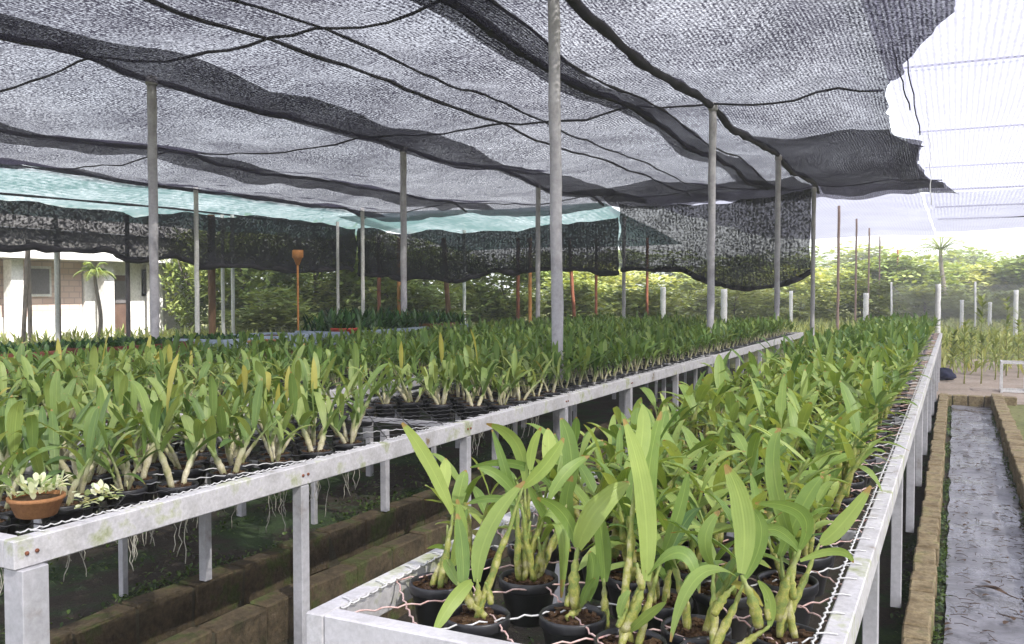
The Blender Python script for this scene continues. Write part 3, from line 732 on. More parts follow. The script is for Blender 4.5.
hero('orchid with a fat curved cane leaning towards the channel rail', (-.345, 2.16),
     [CB((218, 600), (262, 468), .0125), CB((250, 560), (250, 500), .009)],
     [LB((262, 465), (265, 400), (178, 380), .034, .50, 0, -.02, -.05), LB((262, 470), (200, 430), (150, 500), .030, .42), LB((262, 488), (330, 470), (362, 492), .020, .58), LB((225, 480), (270, 380), (305, 330), .044, .55, .05, .08, .1),
      LB((300, 455), (340, 420), (395, 348), .040, .6, .1, .1, .1), LB((255, 470), (215, 330), (225, 240), .044, .48, .05, .1, .12)])

# terracotta bowl at the near corner of the aisle bench
root = empty('flower_bowl', (-2.90, 2.09, BT+.01)); tag(root, 'shallow terracotta bowl of cream variegated leaves on the aisle bench corner', 'flower pot')
mb = MB(); mb.lathe([(0, 0), (.058, 0), (.066, .004), (.088, .058), (.094, .060), (.095, .072), (.086, .073), (.082, .060)], n=24); mb.build('bowl', M['terra'], root)
mb = MB(); mb.lathe([(0, .064), (.084, .060)], n=16); mb.build('potting_mix', M['bark'], root)
mb = MB(); rr = random.Random(5)
for k in range(80):
    a = rr.uniform(0, 6.28); q = .09*math.sqrt(rr.random()); L_ = rr.uniform(.03, .055); el = rr.uniform(.2, 1.4)
    p = Vector((q*math.cos(a), q*math.sin(a), .07+rr.uniform(0, .05))); dd = Vector((math.cos(a)*math.cos(el), math.sin(a)*math.cos(el), math.sin(el)))
    mb.leaf(p, p+dd*L_*.6, p+dd*L_+Vector((0, 0, -.01)), .02, nseg=4, tint=rr.random())
mb.build('foliage', M['varieg'], root)
root = empty('trailing_sprig', (-2.83, 2.30, BT+.02)); tag(root, 'small cream sprig of leaves trailing over the aisle bench edge', 'plant')
mb = MB()
for k in range(54):
    a = rr.uniform(0, 6.28); p = Vector((rr.uniform(-.05, .035), rr.uniform(-.09, .09), rr.uniform(0, .05))); dd = Vector((math.cos(a)*.7, math.sin(a)*.7, rr.uniform(-.2, .8)))
    mb.leaf(p, p+dd*.02, p+dd*.04, .02, nseg=4, tint=rr.random())
mb.build('foliage', M['varieg'], root)
mb = MB(); mb.tube([(-.04, -.08, 0), (0, 0, .02), (.01, .09, .01)], .003, 5); mb.build('stem', M['cane'], root)

# ------------------------------------------------------------------ nets, cables, posts
ZN = 4.45
CX = [-18.4, -14.2, -9.5, -6.7, -6.05, -4.5, -3.3, -1.6, 0]
CY = [-3, 2.0, 7.7, 13.4, 19.0, 24.6]
edge = [(-4, .4), (5, .15), (9.9, -.06), (11.1, -.53), (13.2, -.88), (16.1, -.97), (17.3, -.52), (20.5, -.75), (24.2, -.40), (25.9, .15)]
def xedge(y):
    for (a, b), (c, d) in zip(edge, edge[1:]):
        if a <= y <= c: return b+(d-b)*(y-a)/(c-a)
    return edge[-1][1]
def net_z(x, y):
    z = ZN
    for a, b in zip(CX, CX[1:]):
        if a <= x <= b: u = (x-a)/(b-a); z -= (.038*(b-a)+.03)*4*u*(1-u); break
    for a, b in zip(CY, CY[1:]):
        if a <= y <= b: u = (y-a)/(b-a); z -= .08*(4*u*(1-u))**1.2; break
    z += .12*mnoise.fractal(Vector((x*.55, y*.35, 2)), 1, 2, 3)+.022*mnoise.noise(Vector((x*3.1, y*.9, 5)))+.018*mnoise.noise(Vector((x*.8, y*4, 8)))
    if y > 24.6: z -= (y-24.6)*.22
    return z
mb = MB(); nx, ny = 130, 175; v = []
for j in range(ny+1):
    y = 5.0+20.8*j/ny; xe = xedge(y)+.05*mnoise.noise(Vector((y*3, 0, 0)))
    for i in range(nx+1):
        u = i/nx; x = -18.5+(xe+18.5)*(1-(1-u)**1.15)
        z = net_z(x, y)
        e = max(0, (x-xe+.5)/.5); z -= .10*e*e*(1+.6*math.sin(y*2.3))
        v.append((x, y, z))
mb.add(v, [(j*(nx+1)+i, j*(nx+1)+i+1, (j+1)*(nx+1)+i+1, (j+1)*(nx+1)+i) for j in range(ny) for i in range(nx)])
tag(mb.build('shade_net', M['net_dark']), 'large sagging dark grey shade net roofing over the benches', 'shade net')
def sheet_net(name, label, x0, x1, y0, y1, mat, zz, step=.6, sag=.14, cat='shade net', bays=(6.2, 5.7), slope=(0, 0)):
    mb = MB(); nx = int((x1-x0)/step); ny = int((y1-y0)/step); v = []
    for j in range(ny+1):
        for i in range(nx+1):
            x = x0+(x1-x0)*i/nx; y = y0+(y1-y0)*j/ny
            s1 = abs(math.sin(PI*(x+3.3)/bays[0])); s2 = abs(math.sin(PI*(y-7.7)/bays[1]))
            v.append((x, y, zz+slope[0]*(x-x1)+slope[1]*(y-y0)-sag*(s1+s2)*.7+.05*mnoise.fractal(Vector((x*.5, y*.4, 9)), 1, 2, 2)))
    mb.add(v, [(j*(nx+1)+i, j*(nx+1)+i+1, (j+1)*(nx+1)+i+1, (j+1)*(nx+1)+i) for j in range(ny) for i in range(nx)])
    return tag(mb.build(name, mat), label, cat)
sheet_net('shade_net', 'thin bright white net stretched above the channel and yard', -.9, 13, -3, 30, M['net_white'], 4.72)
sheet_net('shade_net', 'denser white net far down the yard, its end edge above the field trees', -.9, 15, 30, 49, M['net_white_dense'], 4.70)
sheet_net('shade_net', 'unseen pale net added above the camera, softening sun on the near benches', -16, -.95, -3, 5.3, M['net_white'], 4.60)  # out of view, added to diffuse the sunlight reaching the front plants
sheet_net('shade_net', 'thin white net roofing beyond the end of the dark net', -9.3, -.95, 26.0, 50, M['net_white_dense'], 4.62)
sheet_net('shade_net', 'pale teal net roof sloping away behind the dark net, towards the house', -22.5, -18.2, 2, 30, M['net_teal'], 4.42, sag=.08, slope=(.16, 0))
sheet_net('shade_net', 'pale teal net roof seen above the far end curtain', -19.2, -9.4, 25.3, 34, M['net_teal'], 4.28, sag=.08, slope=(0, -.09))

def cable(label, pts, r, bunch=0, seed=0):
    mb = MB(); P_ = []; Rr = []
    pts = [Vector(p) for p in pts]
    for a, b in zip(pts, pts[1:]):
        n = max(1, int((b-a).length/.12))
        for i in range(n): P_.append(a.lerp(b, i/n))
    P_.append(pts[-1])
    for p in P_: Rr.append(r*(1+bunch*mnoise.fractal(p*1.7+Vector((seed, 0, 0)), 1, 2, 3)))
    Rr = [max(.004, q) for q in Rr]
    mb.tube(P_, Rr, 6); return tag(mb.build('support_cable', M['cable']), label, 'cable', 'cables carrying the shade nets')
def along_y(x, y0, y1, dz=-.03): return [(x, y0+(y1-y0)*i/60, net_z(x, y0+(y1-y0)*i/60)+dz) for i in range(61)]
def along_x(y, x0, x1, dz=-.03): return [(x0+(x1-x0)*i/60, y, net_z(x0+(x1-x0)*i/60, y)+dz) for i in range(61)]
cable('thick bunched cable over the line of posts through the aisle bench', along_y(-3.3, 5.1, 25.2, -.05), .062, .5, 1)
cable('thick bunched cable left of the aisle post line', along_y(-4.5, 5.1, 24.5, -.05), .052, .6, 2)
cable('thin seam cable alongside the thick one above the middle bench', along_y(-4.05, 5.1, 24.5), .018, .5, 3)
cable('thin cable above the second bench, nearest its pair', along_y(-6.05, 5.1, 25), .016, .3, 4)
cable('slightly thicker cable of the thin pair, on the house side', along_y(-6.75, 5.1, 25), .022, .3, 5)
cable('dark cable over the second line of posts', along_y(-9.5, 5.1, 25.5, -.04), .040, .4, 6)
cable('dark sagging cable between the second and third lines of posts', along_y(-14.2, 5.1, 25.5), .035, .4, 7)
cable('thin dark cable crossing the teal net before the house', [(-20.2, 5, 4.02), (-20.3, 12, 3.9), (-20.2, 19, 4.0), (-20.2, 26, 3.95)], .03, .4, 9)
cable('dark edge cable where the dark net meets the teal net', along_y(-18.3, 5.1, 25.7), .045, .4, 8)
for i, y in enumerate(CY[2:]):
    names = ['nearest', 'second', 'third', 'last']
    cable('thin cross cable under the dark net, %s from the camera' % names[i], along_x(y, -18.3, xedge(y)-.05), .016, .3, 11+i) if i != 2 else None
for i, y in enumerate([9.6, 13.5, 19.0, 24.5, 30, 36, 42]):
    c = cable('thin straight cable under the white net, %s from the near end' % ORD[i+1], [(-.7, y, 4.66), (13, y, 4.66)], .016 if i < 4 else .03, 0, 20+i)
# torn thread lines on the seams of the dark net, wrinkle folds
def fold(label, a, b, r, seed):
    pts = [(a[0]+(b[0]-a[0])*i/30, a[1]+(b[1]-a[1])*i/30, 0) for i in range(31)]
    pts = [(x, y, net_z(x, y)-.02) for x, y, _ in pts]
    o_ = cable(label, pts, r, .9, seed); o_.name = 'net_seam'; o_['category'] = 'seam'; o_['group'] = 'gathered seams of the dark net'
def strip(label, x0, x1, y0, y1):
    mb = MB(); nx = max(4, int((x1-x0)/.2)); ny = max(4, int((y1-y0)/.2)); v = []
    for j in range(ny+1):
        for i in range(nx+1):
            y = y0+(y1-y0)*j/ny; x = x0+(x1-x0)*i/nx+.12*mnoise.noise(Vector((x0, y*.5, 1)))
            x = min(x, xedge(y)-.02)
            v.append((x, y, net_z(x, y)-.07-.05*mnoise.noise(Vector((x, y*.7, 4)))))
    mb.add(v, [(j*(nx+1)+i, j*(nx+1)+i+1, (j+1)*(nx+1)+i+1, (j+1)*(nx+1)+i) for j in range(ny) for i in range(nx)])
    tag(mb.build('net_strip', M['net_dark']), label, 'net strip', 'doubled strips under the dark net')
strip('doubled dark net strip beside the second line of posts', -9.6, -7.9, 5.2, 25)
strip('doubled dark net strip halfway towards the curtain', -14.8, -12.9, 5.2, 25)
strip('narrow doubled strip along the thick bunched cable', -4.7, -4.0, 5.2, 24.5)
strip('doubled net along the teal net edge', -18.3, -16.9, 6, 25)
strip('doubled net across the far end of the roof, middle', -9.2, -3.4, 21.5, 25.4)
strip('doubled net hanging at the ragged far corner of the roof', -3.2, -.3, 15.6, 25.2)

# curtains
def RAG(q, seed): return .16*mnoise.fractal(Vector((q*.8, seed, 7)), 1, 2, 4)
def curtain(label, P0, P1, ztop, zbot, mat, nx=90, nz=14, amp=.10, seed=0, roll=True):
    P0, P1 = Vector(P0), Vector(P1); d = (P1-P0); L_ = d.length; d /= L_; nrm = Vector((-d.y, d.x, 0)); v = []
    root = empty('net_curtain', P0); tag(root, label, 'net curtain')
    mb = MB()
    for i in range(nx+1):
        u = i/nx; p = P0+d*L_*u; zt = ztop(u)+.12*mnoise.fractal(Vector((u*L_*.7, seed, 1)), 1, 2, 3); zb = zbot(u)+RAG(u*L_, seed)
        for k in range(nz+1):
            t = k/nz
            off = amp*(.3+t)*mnoise.fractal(Vector((u*L_*1.6+seed, t*1.2+u*3, seed)), 1, 2, 3)+amp*.45*(1-abs(mnoise.noise(Vector((u*L_*1.1+t*2.2+seed, t*1.5-u*L_*.5, seed+4))))*2.2)+.03*t*math.sin(u*L_*5+t*3)
            v.append(p+nrm*off+Vector((0, 0, zt+(zb-zt)*t))-P0)
    mb.add(v, [(i*(nz+1)+k, (i+1)*(nz+1)+k, (i+1)*(nz+1)+k+1, i*(nz+1)+k+1) for i in range(nx) for k in range(nz)])
    mb.build('cloth', mat, root)
    if roll:
        m2 = MB(); pts = []; rr_ = []
        for i in range(nx+1):
            u = i/nx; pts.append(P0+d*L_*u+Vector((0, 0, zbot(u)+RAG(u*L_, seed)))+nrm*amp*1.3*mnoise.fractal(Vector((u*L_*1.6+seed, 1.2+u*3, seed)), 1, 2, 3)-P0)
            rr_.append(.07+.05*mnoise.noise(Vector((u*L_*1.2, seed, 0))))
        m2.tube(pts, rr_, 7); m2.build('rolled_hem', M['cable'], root)
    return root
curtain('dark net curtain hanging from the roof between the far posts', (-3.35, 24.4, 0), (-8.6, 24.6, 0), lambda u: 4.25-.15*math.sin(PI*u)-.2*u, lambda u: 2.15-.5*math.sin(PI*min(1, u*1.5))+.12*u, M['net_curtain'], amp=.45, seed=3, nx=120, nz=24)
curtain('dark net curtain strung low across the far end of the nursery', (-8.7, 24.7, 0), (-18.4, 25.4, 0), lambda u: 3.75-.25*math.sin(PI*u), lambda u: 2.15+.15*math.sin(u*7), M['net_opaque'], amp=.22, seed=5)
curtain('long dark net curtain strung low in front of the pale house', (-18.5, 25.3, 0), (-17.6, 4.5, 0), lambda u: 3.75-.25*u+.12*math.sin(u*9), lambda u: 2.35+.18*u-.1*math.sin(u*8), M['net_opaque'], amp=.20, seed=8)

def post(name, label, x, y, z0, z1, r, mat, group=None, cat='post', square=False, lean=(0, 0), capm=None):
    mb = MB()
    n = 10; pts = []; rad = []
    for i in range(13):
        t = i/12; pts.append((lean[0]*t+.004*math.sin(i*1.9), lean[1]*t, (z1-z0)*t)); rad.append(r*(1+.05*math.sin(i*2.7+x)))
    mb.tube(pts, rad, n)
    if capm: # small clamp and wire wrap at the head
        mb.lathe([(r*1.25, z1-z0-.12), (r*1.3, z1-z0-.09), (r*1.3, z1-z0-.02), (r*.6, z1-z0)], (lean[0], lean[1], 0), 10)
    o_ = mb.build(name, mat, None, (x, y, z0)); return tag(o_, label, cat, group)
PG1 = 'tall posts along the aisle bench'
post('support_post', 'thickest pale post rising through the middle of the aisle bench', -3.3, 7.7, 0, 4.42, .056, M['post'], PG1, lean=(-.05, -.03), capm=1)
post('support_post', 'second tall grey post of the aisle bench line, right of the thickest', -3.3, 13.45, 0, 4.42, .056, M['post'], PG1, lean=(.02, 0), capm=1)
post('support_post', 'third tall grey post of the aisle line, in front of the hanging curtain', -3.3, 19.1, 0, 4.42, .056, M['post'], PG1, capm=1)
post('support_post', 'fourth grey post at the edge of the hanging curtain', -3.3, 24.3, 0, 4.30, .055, M['post'], PG1, capm=1)
for i, (y, m_, r) in enumerate([(29.9, 'red_post', .042), (35.5, 'red_post', .035), (41, 'red_post', .035), (47, 'red_post', .035), (62, 'rust', .05)]):
    post('far_post', 'slim reddish post beyond the curtain, %s from the hanging curtain' % ORD[i+1], -3.3, y, 0, 4.3, r, M[m_], 'slim red posts past the curtain')
PG2 = 'tall posts of the second line'
for i, y in enumerate([8.55, 14.6, 20.8, 27.4]):
    post('support_post', ['tall grey post before the house, nearest of the second line', 'tall grey post of the second line, right of the red tub', 'tall grey post just left of the thickest post', 'tall grey post of the second line nearest the hanging curtain'][i], -9.5+(.0 if i else .05), y, 0, 4.42 if i < 3 else 4.0, .060, M['post'], PG2, capm=1)
PG3 = 'posts along the dark curtain'
for i, y in enumerate([17.7, 24.3, 29.3]):
    X_ = [-18, -17.4, -16.4][i]
    post('support_post', ['white post of the curtain line beside a brown trunk', 'white post of the curtain line left of the rusty one', 'white post seen through the far curtain gap'][i], X_, y, 0, 4.35, .062, M['white_post'], PG3)
def colpost(name, label, px, d, ytop, w, mat, ybot=None, cat='post', lean=0, group=None):
    p = at_d(px, 300, d); z1 = at_d(px, ytop, d).z
    return post(name, label, p.x, p.y, 0, z1, w*.72*d/900/2, M[mat], group, cat, lean=(lean, 0))
colpost('thin_post', 'dark thin post in front of the house door', 128, 22.3, 215, 6, 'dark_post')
colpost('thin_post', 'white thin pipe standing before the house wall', 57, 22, 215, 6, 'white_post')
colpost('thin_post', 'white thin pipe between the brown trunk and its twin pipe', 223, 27, 215, 5, 'white_post', group='white pipes by the trunk')
colpost('thin_post', 'second white thin pipe, farther from the brown trunk', 233, 28, 215, 5, 'white_post', group='white pipes by the trunk')
colpost('thin_post', 'slender white pipe before the green shrubs', 338, 26, 222, 4, 'white_post')
colpost('thin_post', 'rust brown stake behind the wooden crate', 379, 32, 238, 5, 'rust')
colpost('thin_post', 'thin orange stake beside the tall grey post', 399, 33, 238, 5, 'orange')
colpost('thin_post', 'brown leaning stake right of the wooden crate', 450, 31, 238, 7, 'wood', lean=-.25)
colpost('thin_post', 'brown stake under the curtain, left of the thickest post', 518, 30, 238, 5, 'rust')
colpost('thin_post', 'leaning rusty stake just right of the thickest post', 576, 29, 238, 5, 'rust', lean=-.25)
colpost('thin_post', 'orange rusty stake near the thickest post', 596, 30, 238, 4, 'rust')
colpost('thin_post', 'dark rusty stake under the hanging curtain', 647, 28, 238, 4, 'rust')
colpost('thin_post', 'red orange stake under the curtain between grey posts', 530, 33, 238, 5, 'orange')
colpost('tree_trunk', 'bare brown tree trunk standing beside white pipes', 212, 26, 215, 10, 'wood', cat='trunk')
colpost('tree_trunk', 'slim grey trunk before the house, outer of the pair', 22, 25, 240, 6, 'trunk', cat='trunk', lean=.3, group='pair of slim grey trunks')
colpost('tree_trunk', 'slim grey trunk before the house, inner of the pair', 30, 25, 240, 6, 'trunk', cat='trunk', lean=-.05, group='pair of slim grey trunks')
colpost('tree_trunk', 'slim grey trunk in front of the pink block wall', 59, 24.5, 245, 5, 'trunk', cat='trunk')
# orange box on its own post
p = at_d(298, 300, 20); root = empty('marker_post', (p.x, p.y, 0)); tag(root, 'orange box on top of a thin orange pole below the curtain', 'marker post')
mb = MB(); mb.tube([(0, 0, 0), (0, 0, 2.2)], .022, 8); mb.build('pole', M['orange'], root)
mb = MB(); mb.lathe([(.05, 2.20), (.12, 2.34), (.16, 2.37), (.16, 2.52), (.14, 2.53), (0, 2.52)], n=4); mb.build('box_head', M['orange'], root)
# hanging ropes
def rope(label, pts, r, mat):
    mb = MB(); P_ = []
    pts = [Vector(q) for q in pts]
    for a, b in zip(pts, pts[1:]):
        for i in range(8): P_.append(a.lerp(b, i/8)+Vector((.012*math.sin(i*2), .01*math.cos(i*1.7), 0)))
    P_.append(pts[-1]); mb.tube(P_, r, 5); return tag(mb.build('hanging_rope', mat), label, 'rope', 'ropes hanging at the ragged net edge')
rope('dark rope hanging from the near net edge, inner of two', [at_d(880, -20, 10), at_d(893, 50, 11), at_d(910, 110, 12)], .010, M['cable'])
rope('dark rope hanging from the near net edge, outer of two', [at_d(898, -20, 10.2), at_d(905, 50, 11.2), at_d(920, 135, 12.2)], .009, M['cable'])
rope('pale string dangling at the ragged corner of the dark net', [at_d(926, 95, 13), at_d(930, 150, 13), at_d(931, 205, 13)], .006, M['white_post'])
# loose flap at the corner
# ------------------------------------------------------------------ props on the far benches
def tray(label, px, d, length, mat, rimh=.16, plants=True, seed=0, hp=.25, name='planter_tray', X=-8.7, along=None):
    root = empty(name, (X, along, BT)); tag(root, label, 'planter', 'planters on the low-tray bench')
    mb = MB(); wx = .9; L_ = length
    for (c, s_) in (((0, L_/2, rimh/2), (wx, .03, rimh)), ((0, -L_/2, rimh/2), (wx, .03, rimh)), ((wx/2, 0, rimh/2), (.03, L_-.034, rimh)), ((-wx/2, 0, rimh/2), (.03, L_-.034, rimh)), ((0, 0, .012), (wx-.05, L_-.05, .02))):
        mb.box(c, s_, ch=.004)
    mb.build('box', mat, root)
    mb = MB(); mb.box((0, 0, rimh-.05), (wx-.06, L_-.06, .04)); mb.build('potting_mix', M['bark'], root)
    if plants:
        rr = random.Random(seed); mb = MB()
        for k in range(int(L_*170)):
            p = Vector((rr.uniform(-.42, .42), rr.uniform(-L_/2, L_/2)*.96, rimh-.03)); a = rr.uniform(0, 6.28); el = rr.uniform(.6, 1.5); L2 = rr.uniform(.5, 1.1)*hp
            dd = Vector((math.cos(a)*math.cos(el), math.sin(a)*math.cos(el), math.sin(el)))
            mb.leaf(p, p+dd*L2*.6, p+dd*L2+Vector((math.cos(a), math.sin(a), -.6))*L2*.15, .05, nseg=3, tint=rr.random())
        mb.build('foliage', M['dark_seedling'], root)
    return root
yb = lambda px: on_x(px, -8.2)[0]
tray('red clay trough of seedlings at the near end of the low-tray bench', 0, 0, 1.6, M['red_clay'], .2, True, 1, .12, along=5.6)
tray('red clay trough in front of the house pillar', 0, 0, 1.5, M['red_clay'], .2, True, 2, .12, along=7.3)
tray('pale blue tub at the foot of the tall grey post before the house', 0, 0, .9, M['blue_plastic'], .2, True, 3, .10, along=8.95)
tray('pale blue tray with sparse seedlings beside the brown trunk', 0, 0, .9, M['blue_plastic'], .2, False, 3, .10, along=10.0)
tray('long pale blue tray crowded with dark green seedlings', 0, 0, 2.4, M['blue_plastic'], .2, True, 4, .42, along=12.2)
tray('pale blue tray of dark seedlings next to the red tub', 0, 0, 1.3, M['blue_plastic'], .2, True, 5, .34, along=14.3)
root = empty('red_tub', (-8.4, on_x(344, -8.4)[0], BT)); tag(root, 'red plastic tub between the blue tray and the grey post', 'tub')
mb = MB(); mb.lathe([(0, 0), (.15, 0), (.20, .22), (.22, .23), (.22, .25), (.19, .25), (.17, .2), (0, .19)], n=18); mb.build('tub', M['red_plastic'], root)
mb = MB()
for k in range(14): a = k*.9; mb.leaf((0, 0, .2), (.08*math.cos(a), .08*math.sin(a), .32), (.2*math.cos(a), .2*math.sin(a), .33), .05, nseg=3, tint=.4)
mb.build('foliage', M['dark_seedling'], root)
def crate(label, px, X, dz=0, w=.7, h=.22, l=.5):
    root = empty('wooden_crate', (X, on_x(px, X)[0], BT+dz)); tag(root, label, 'crate', 'wooden crates on the low-tray bench')
    mb = MB()
    for k in range(3):
        z = .04+k*h/3
        mb.box((0, l/2, z), (w, .015, h/3-.02)); mb.box((0, -l/2, z), (w, .015, h/3-.02)); mb.box((w/2, 0, z), (.015, l-.02, h/3-.02)); mb.box((-w/2, 0, z), (.015, l-.02, h/3-.02))
    mb.build('slats', M['wood'], root); mb = MB()
    for a in (-1, 1):
        for b in (-1, 1): mb.box((a*(w/2-.03), b*(l/2-.03), h/2), (.04, .04, h))
    mb.build('corner_posts', M['wood'], root)
crate('brown slatted crate between the rusty stake and leaning stake', 424, -8.6, 0, 1.0, .26, .8)
crate('low brown slatted crate left of the leaning stake', 398, -8.7, 0, .8, .16, .6)
# pinkish pots
for i, (px, X) in enumerate([(258, -7.6), (272, -7.6)]):
    root = empty('clay_pot', (X, on_x(px, X)[0], BT)); tag(root, ['pinkish clay pot before the blue tray, left of its twin', 'pinkish clay pot before the blue tray, right of its twin'][i], 'pot', 'pink clay pots')
    mb = MB(); mb.lathe([(0, 0), (.08, 0), (.12, .18), (.13, .18), (.13, .21), (.11, .21), (.1, .16), (0, .15)], n=16); mb.build('pot', M['terra'], root)

# ------------------------------------------------------------------ house
HX = -27.0
root = empty('house', (HX, 12, 0)); tag(root, 'pale single-storey house with pink block wall and white porch pillars', 'house')
def hp(name, c, s_, mat, parent=None, ch=0):
    mb = MB(); mb.box(Vector(c)-Vector((HX, 12, 0)) if parent is None else c, s_, ch=ch); return mb.build(name, mat, parent or root)
hp('block_wall', (HX-.25, 13.3, 1.85), (.5, 16, 2.1), M['block'])
hp('base_wall', (HX-.2, 13.3, .4), (.7, 16.2, .8), M['wall_white'])
hp('end_wall', (HX-.22, 3, 1.7), (.6, 4.5, 3.4), M['wall_white'])
hp('end_wall', (HX-.22, 24, 1.7), (.6, 5.3, 3.4), M['wall_white'])
hp('rear_block', (HX-4.5, 13.3, 1.85), (8, 24, 3.68), M['wall_white'])
hp('fascia', (HX+.35, 13.3, 3.1), (1.9, 25.5, .9), M['wall_white'])
mb = MB(); mb.add([(1.6, -14, 3.56), (1.6, 16, 3.56), (-5, 16, 5.0), (-5, -14, 5.0), (1.6, -14, 3.62), (1.6, 16, 3.62), (-5, 16, 5.06), (-5, -14, 5.06)], [(0, 1, 2, 3), (7, 6, 5, 4), (0, 4, 5, 1), (1, 5, 6, 2), (2, 6, 7, 3), (3, 7, 4, 0)], sm=False); mb.build('roof', M['roof_metal'], root)
for px in (14, 106, 155):
    y = on_x(px, HX+.5)[0]; hp('pillar', (HX+.5, y, 1.325), (.4, .42, 2.6), M['wall_white'], ch=.02)
y = on_x(119, HX)[0]; dr = hp('door', (HX+.05, y, 1.15), (.08, .85, 2.1), M['door'])
mb = MB(); mb.box((HX-HX+.11, y-12+.0, 1.6), (.03, .5, .8)); mb.build('pane', M['window'], dr)
for px in (38, 150):
    y = on_x(px, HX)[0]; wf = hp('window', (HX+.03, y, 1.95), (.1, .9, 1.0), M['wall_white'])
    mb = MB(); mb.box((.09, y-12, 1.95), (.03, .72, .82)); mb.build('pane', M['window'], wf)

# ------------------------------------------------------------------ vegetation
def crown_mesh(name, rx, ry, rz, n, ls, mat, seed, clumps=14, flat=.6):
    rr = random.Random(seed); mb = MB(); cl = []
    for k in range(clumps):
        a = rr.uniform(0, 6.28); q = math.sqrt(rr.random())*.8; zz = rr.uniform(-.75, .85)
        q *= math.sqrt(max(.1, 1-zz*zz*.8))
        cl.append((Vector((rx*q*math.cos(a), ry*q*math.sin(a), rz*zz)), rr.uniform(.22, .42), rr.uniform(-.22, .22)))
    for k in range(n):
        c, cr_, tn = rr.choice(cl)
        d = Vector((rr.gauss(0, 1), rr.gauss(0, 1), rr.gauss(0, 1))).normalized()*rr.uniform(.55, 1.05)**.5
        p = c+Vector((d.x*rx*cr_, d.y*ry*cr_, d.z*rz*cr_))
        a = rr.uniform(0, 6.28); el = rr.uniform(-.5, .9); dd = Vector((math.cos(a)*math.cos(el), math.sin(a)*math.cos(el), math.sin(el))); L_ = ls*rr.uniform(.6, 1.3)
        sd_ = Vector((-math.sin(a), math.cos(a), rr.uniform(-.6, .6)))
        mb.add([p, p+dd*L_*.5+sd_*L_*.24, p+dd*L_, p+dd*L_*.5-sd_*L_*.24], [(0, 1, 2, 3)], 0, min(1, max(0, .5+tn+rr.uniform(-.25, .25))))
    return mb.mesh(name, mat)
def trunk_mesh(h, r, seed, limbs=4):
    rr = random.Random(seed); mb = MB()
    pts = [(.05*math.sin(i*1.3+seed)*i/3, .05*math.cos(i+seed)*i/3, h*i/6) for i in range(7)]
    mb.tube(pts, [r*(1-.6*i/6)*(1.25 if i == 0 else 1) for i in range(7)], 8)
    for k in range(limbs):
        a = rr.uniform(0, 6.28); s_ = Vector(pts[3+k % 3]); e = s_+Vector((math.cos(a), math.sin(a), 1.0))*h*.3
        mb.tube([s_, s_.lerp(e, .5)+Vector((0, 0, -.05*h)), e], [r*.4, r*.28, r*.1], 6)
    return mb.mesh('trunk', M['trunk'])
CT = [crown_mesh('crown', 1, 1, 1, 4200, .15, M['tree'], 50+i, 26) for i in range(4)]
CF = [crown_mesh('crown', 1, 1, 1, 3400, .14, M['field'], 70+i, 24) for i in range(4)]
TR = [trunk_mesh(1, .06, i) for i in range(4)]
used_lab = {}
def tree(name, label, x, y, h, wr, crowns, i, cat='tree', group=None, low=.25):
    root = empty(name, (x, y, 0), rz=i*1.7); tag(root, label, cat, group)
    t = place('trunk', TR[i % 4], root); t.scale = (h*.45, h*.45, h*.75)
    c = place('crown', crowns[i % 4], root); ch = h*(1-low)/2; c.scale = (wr, wr, ch); c.location = (0, 0, h*low+ch)
    return root
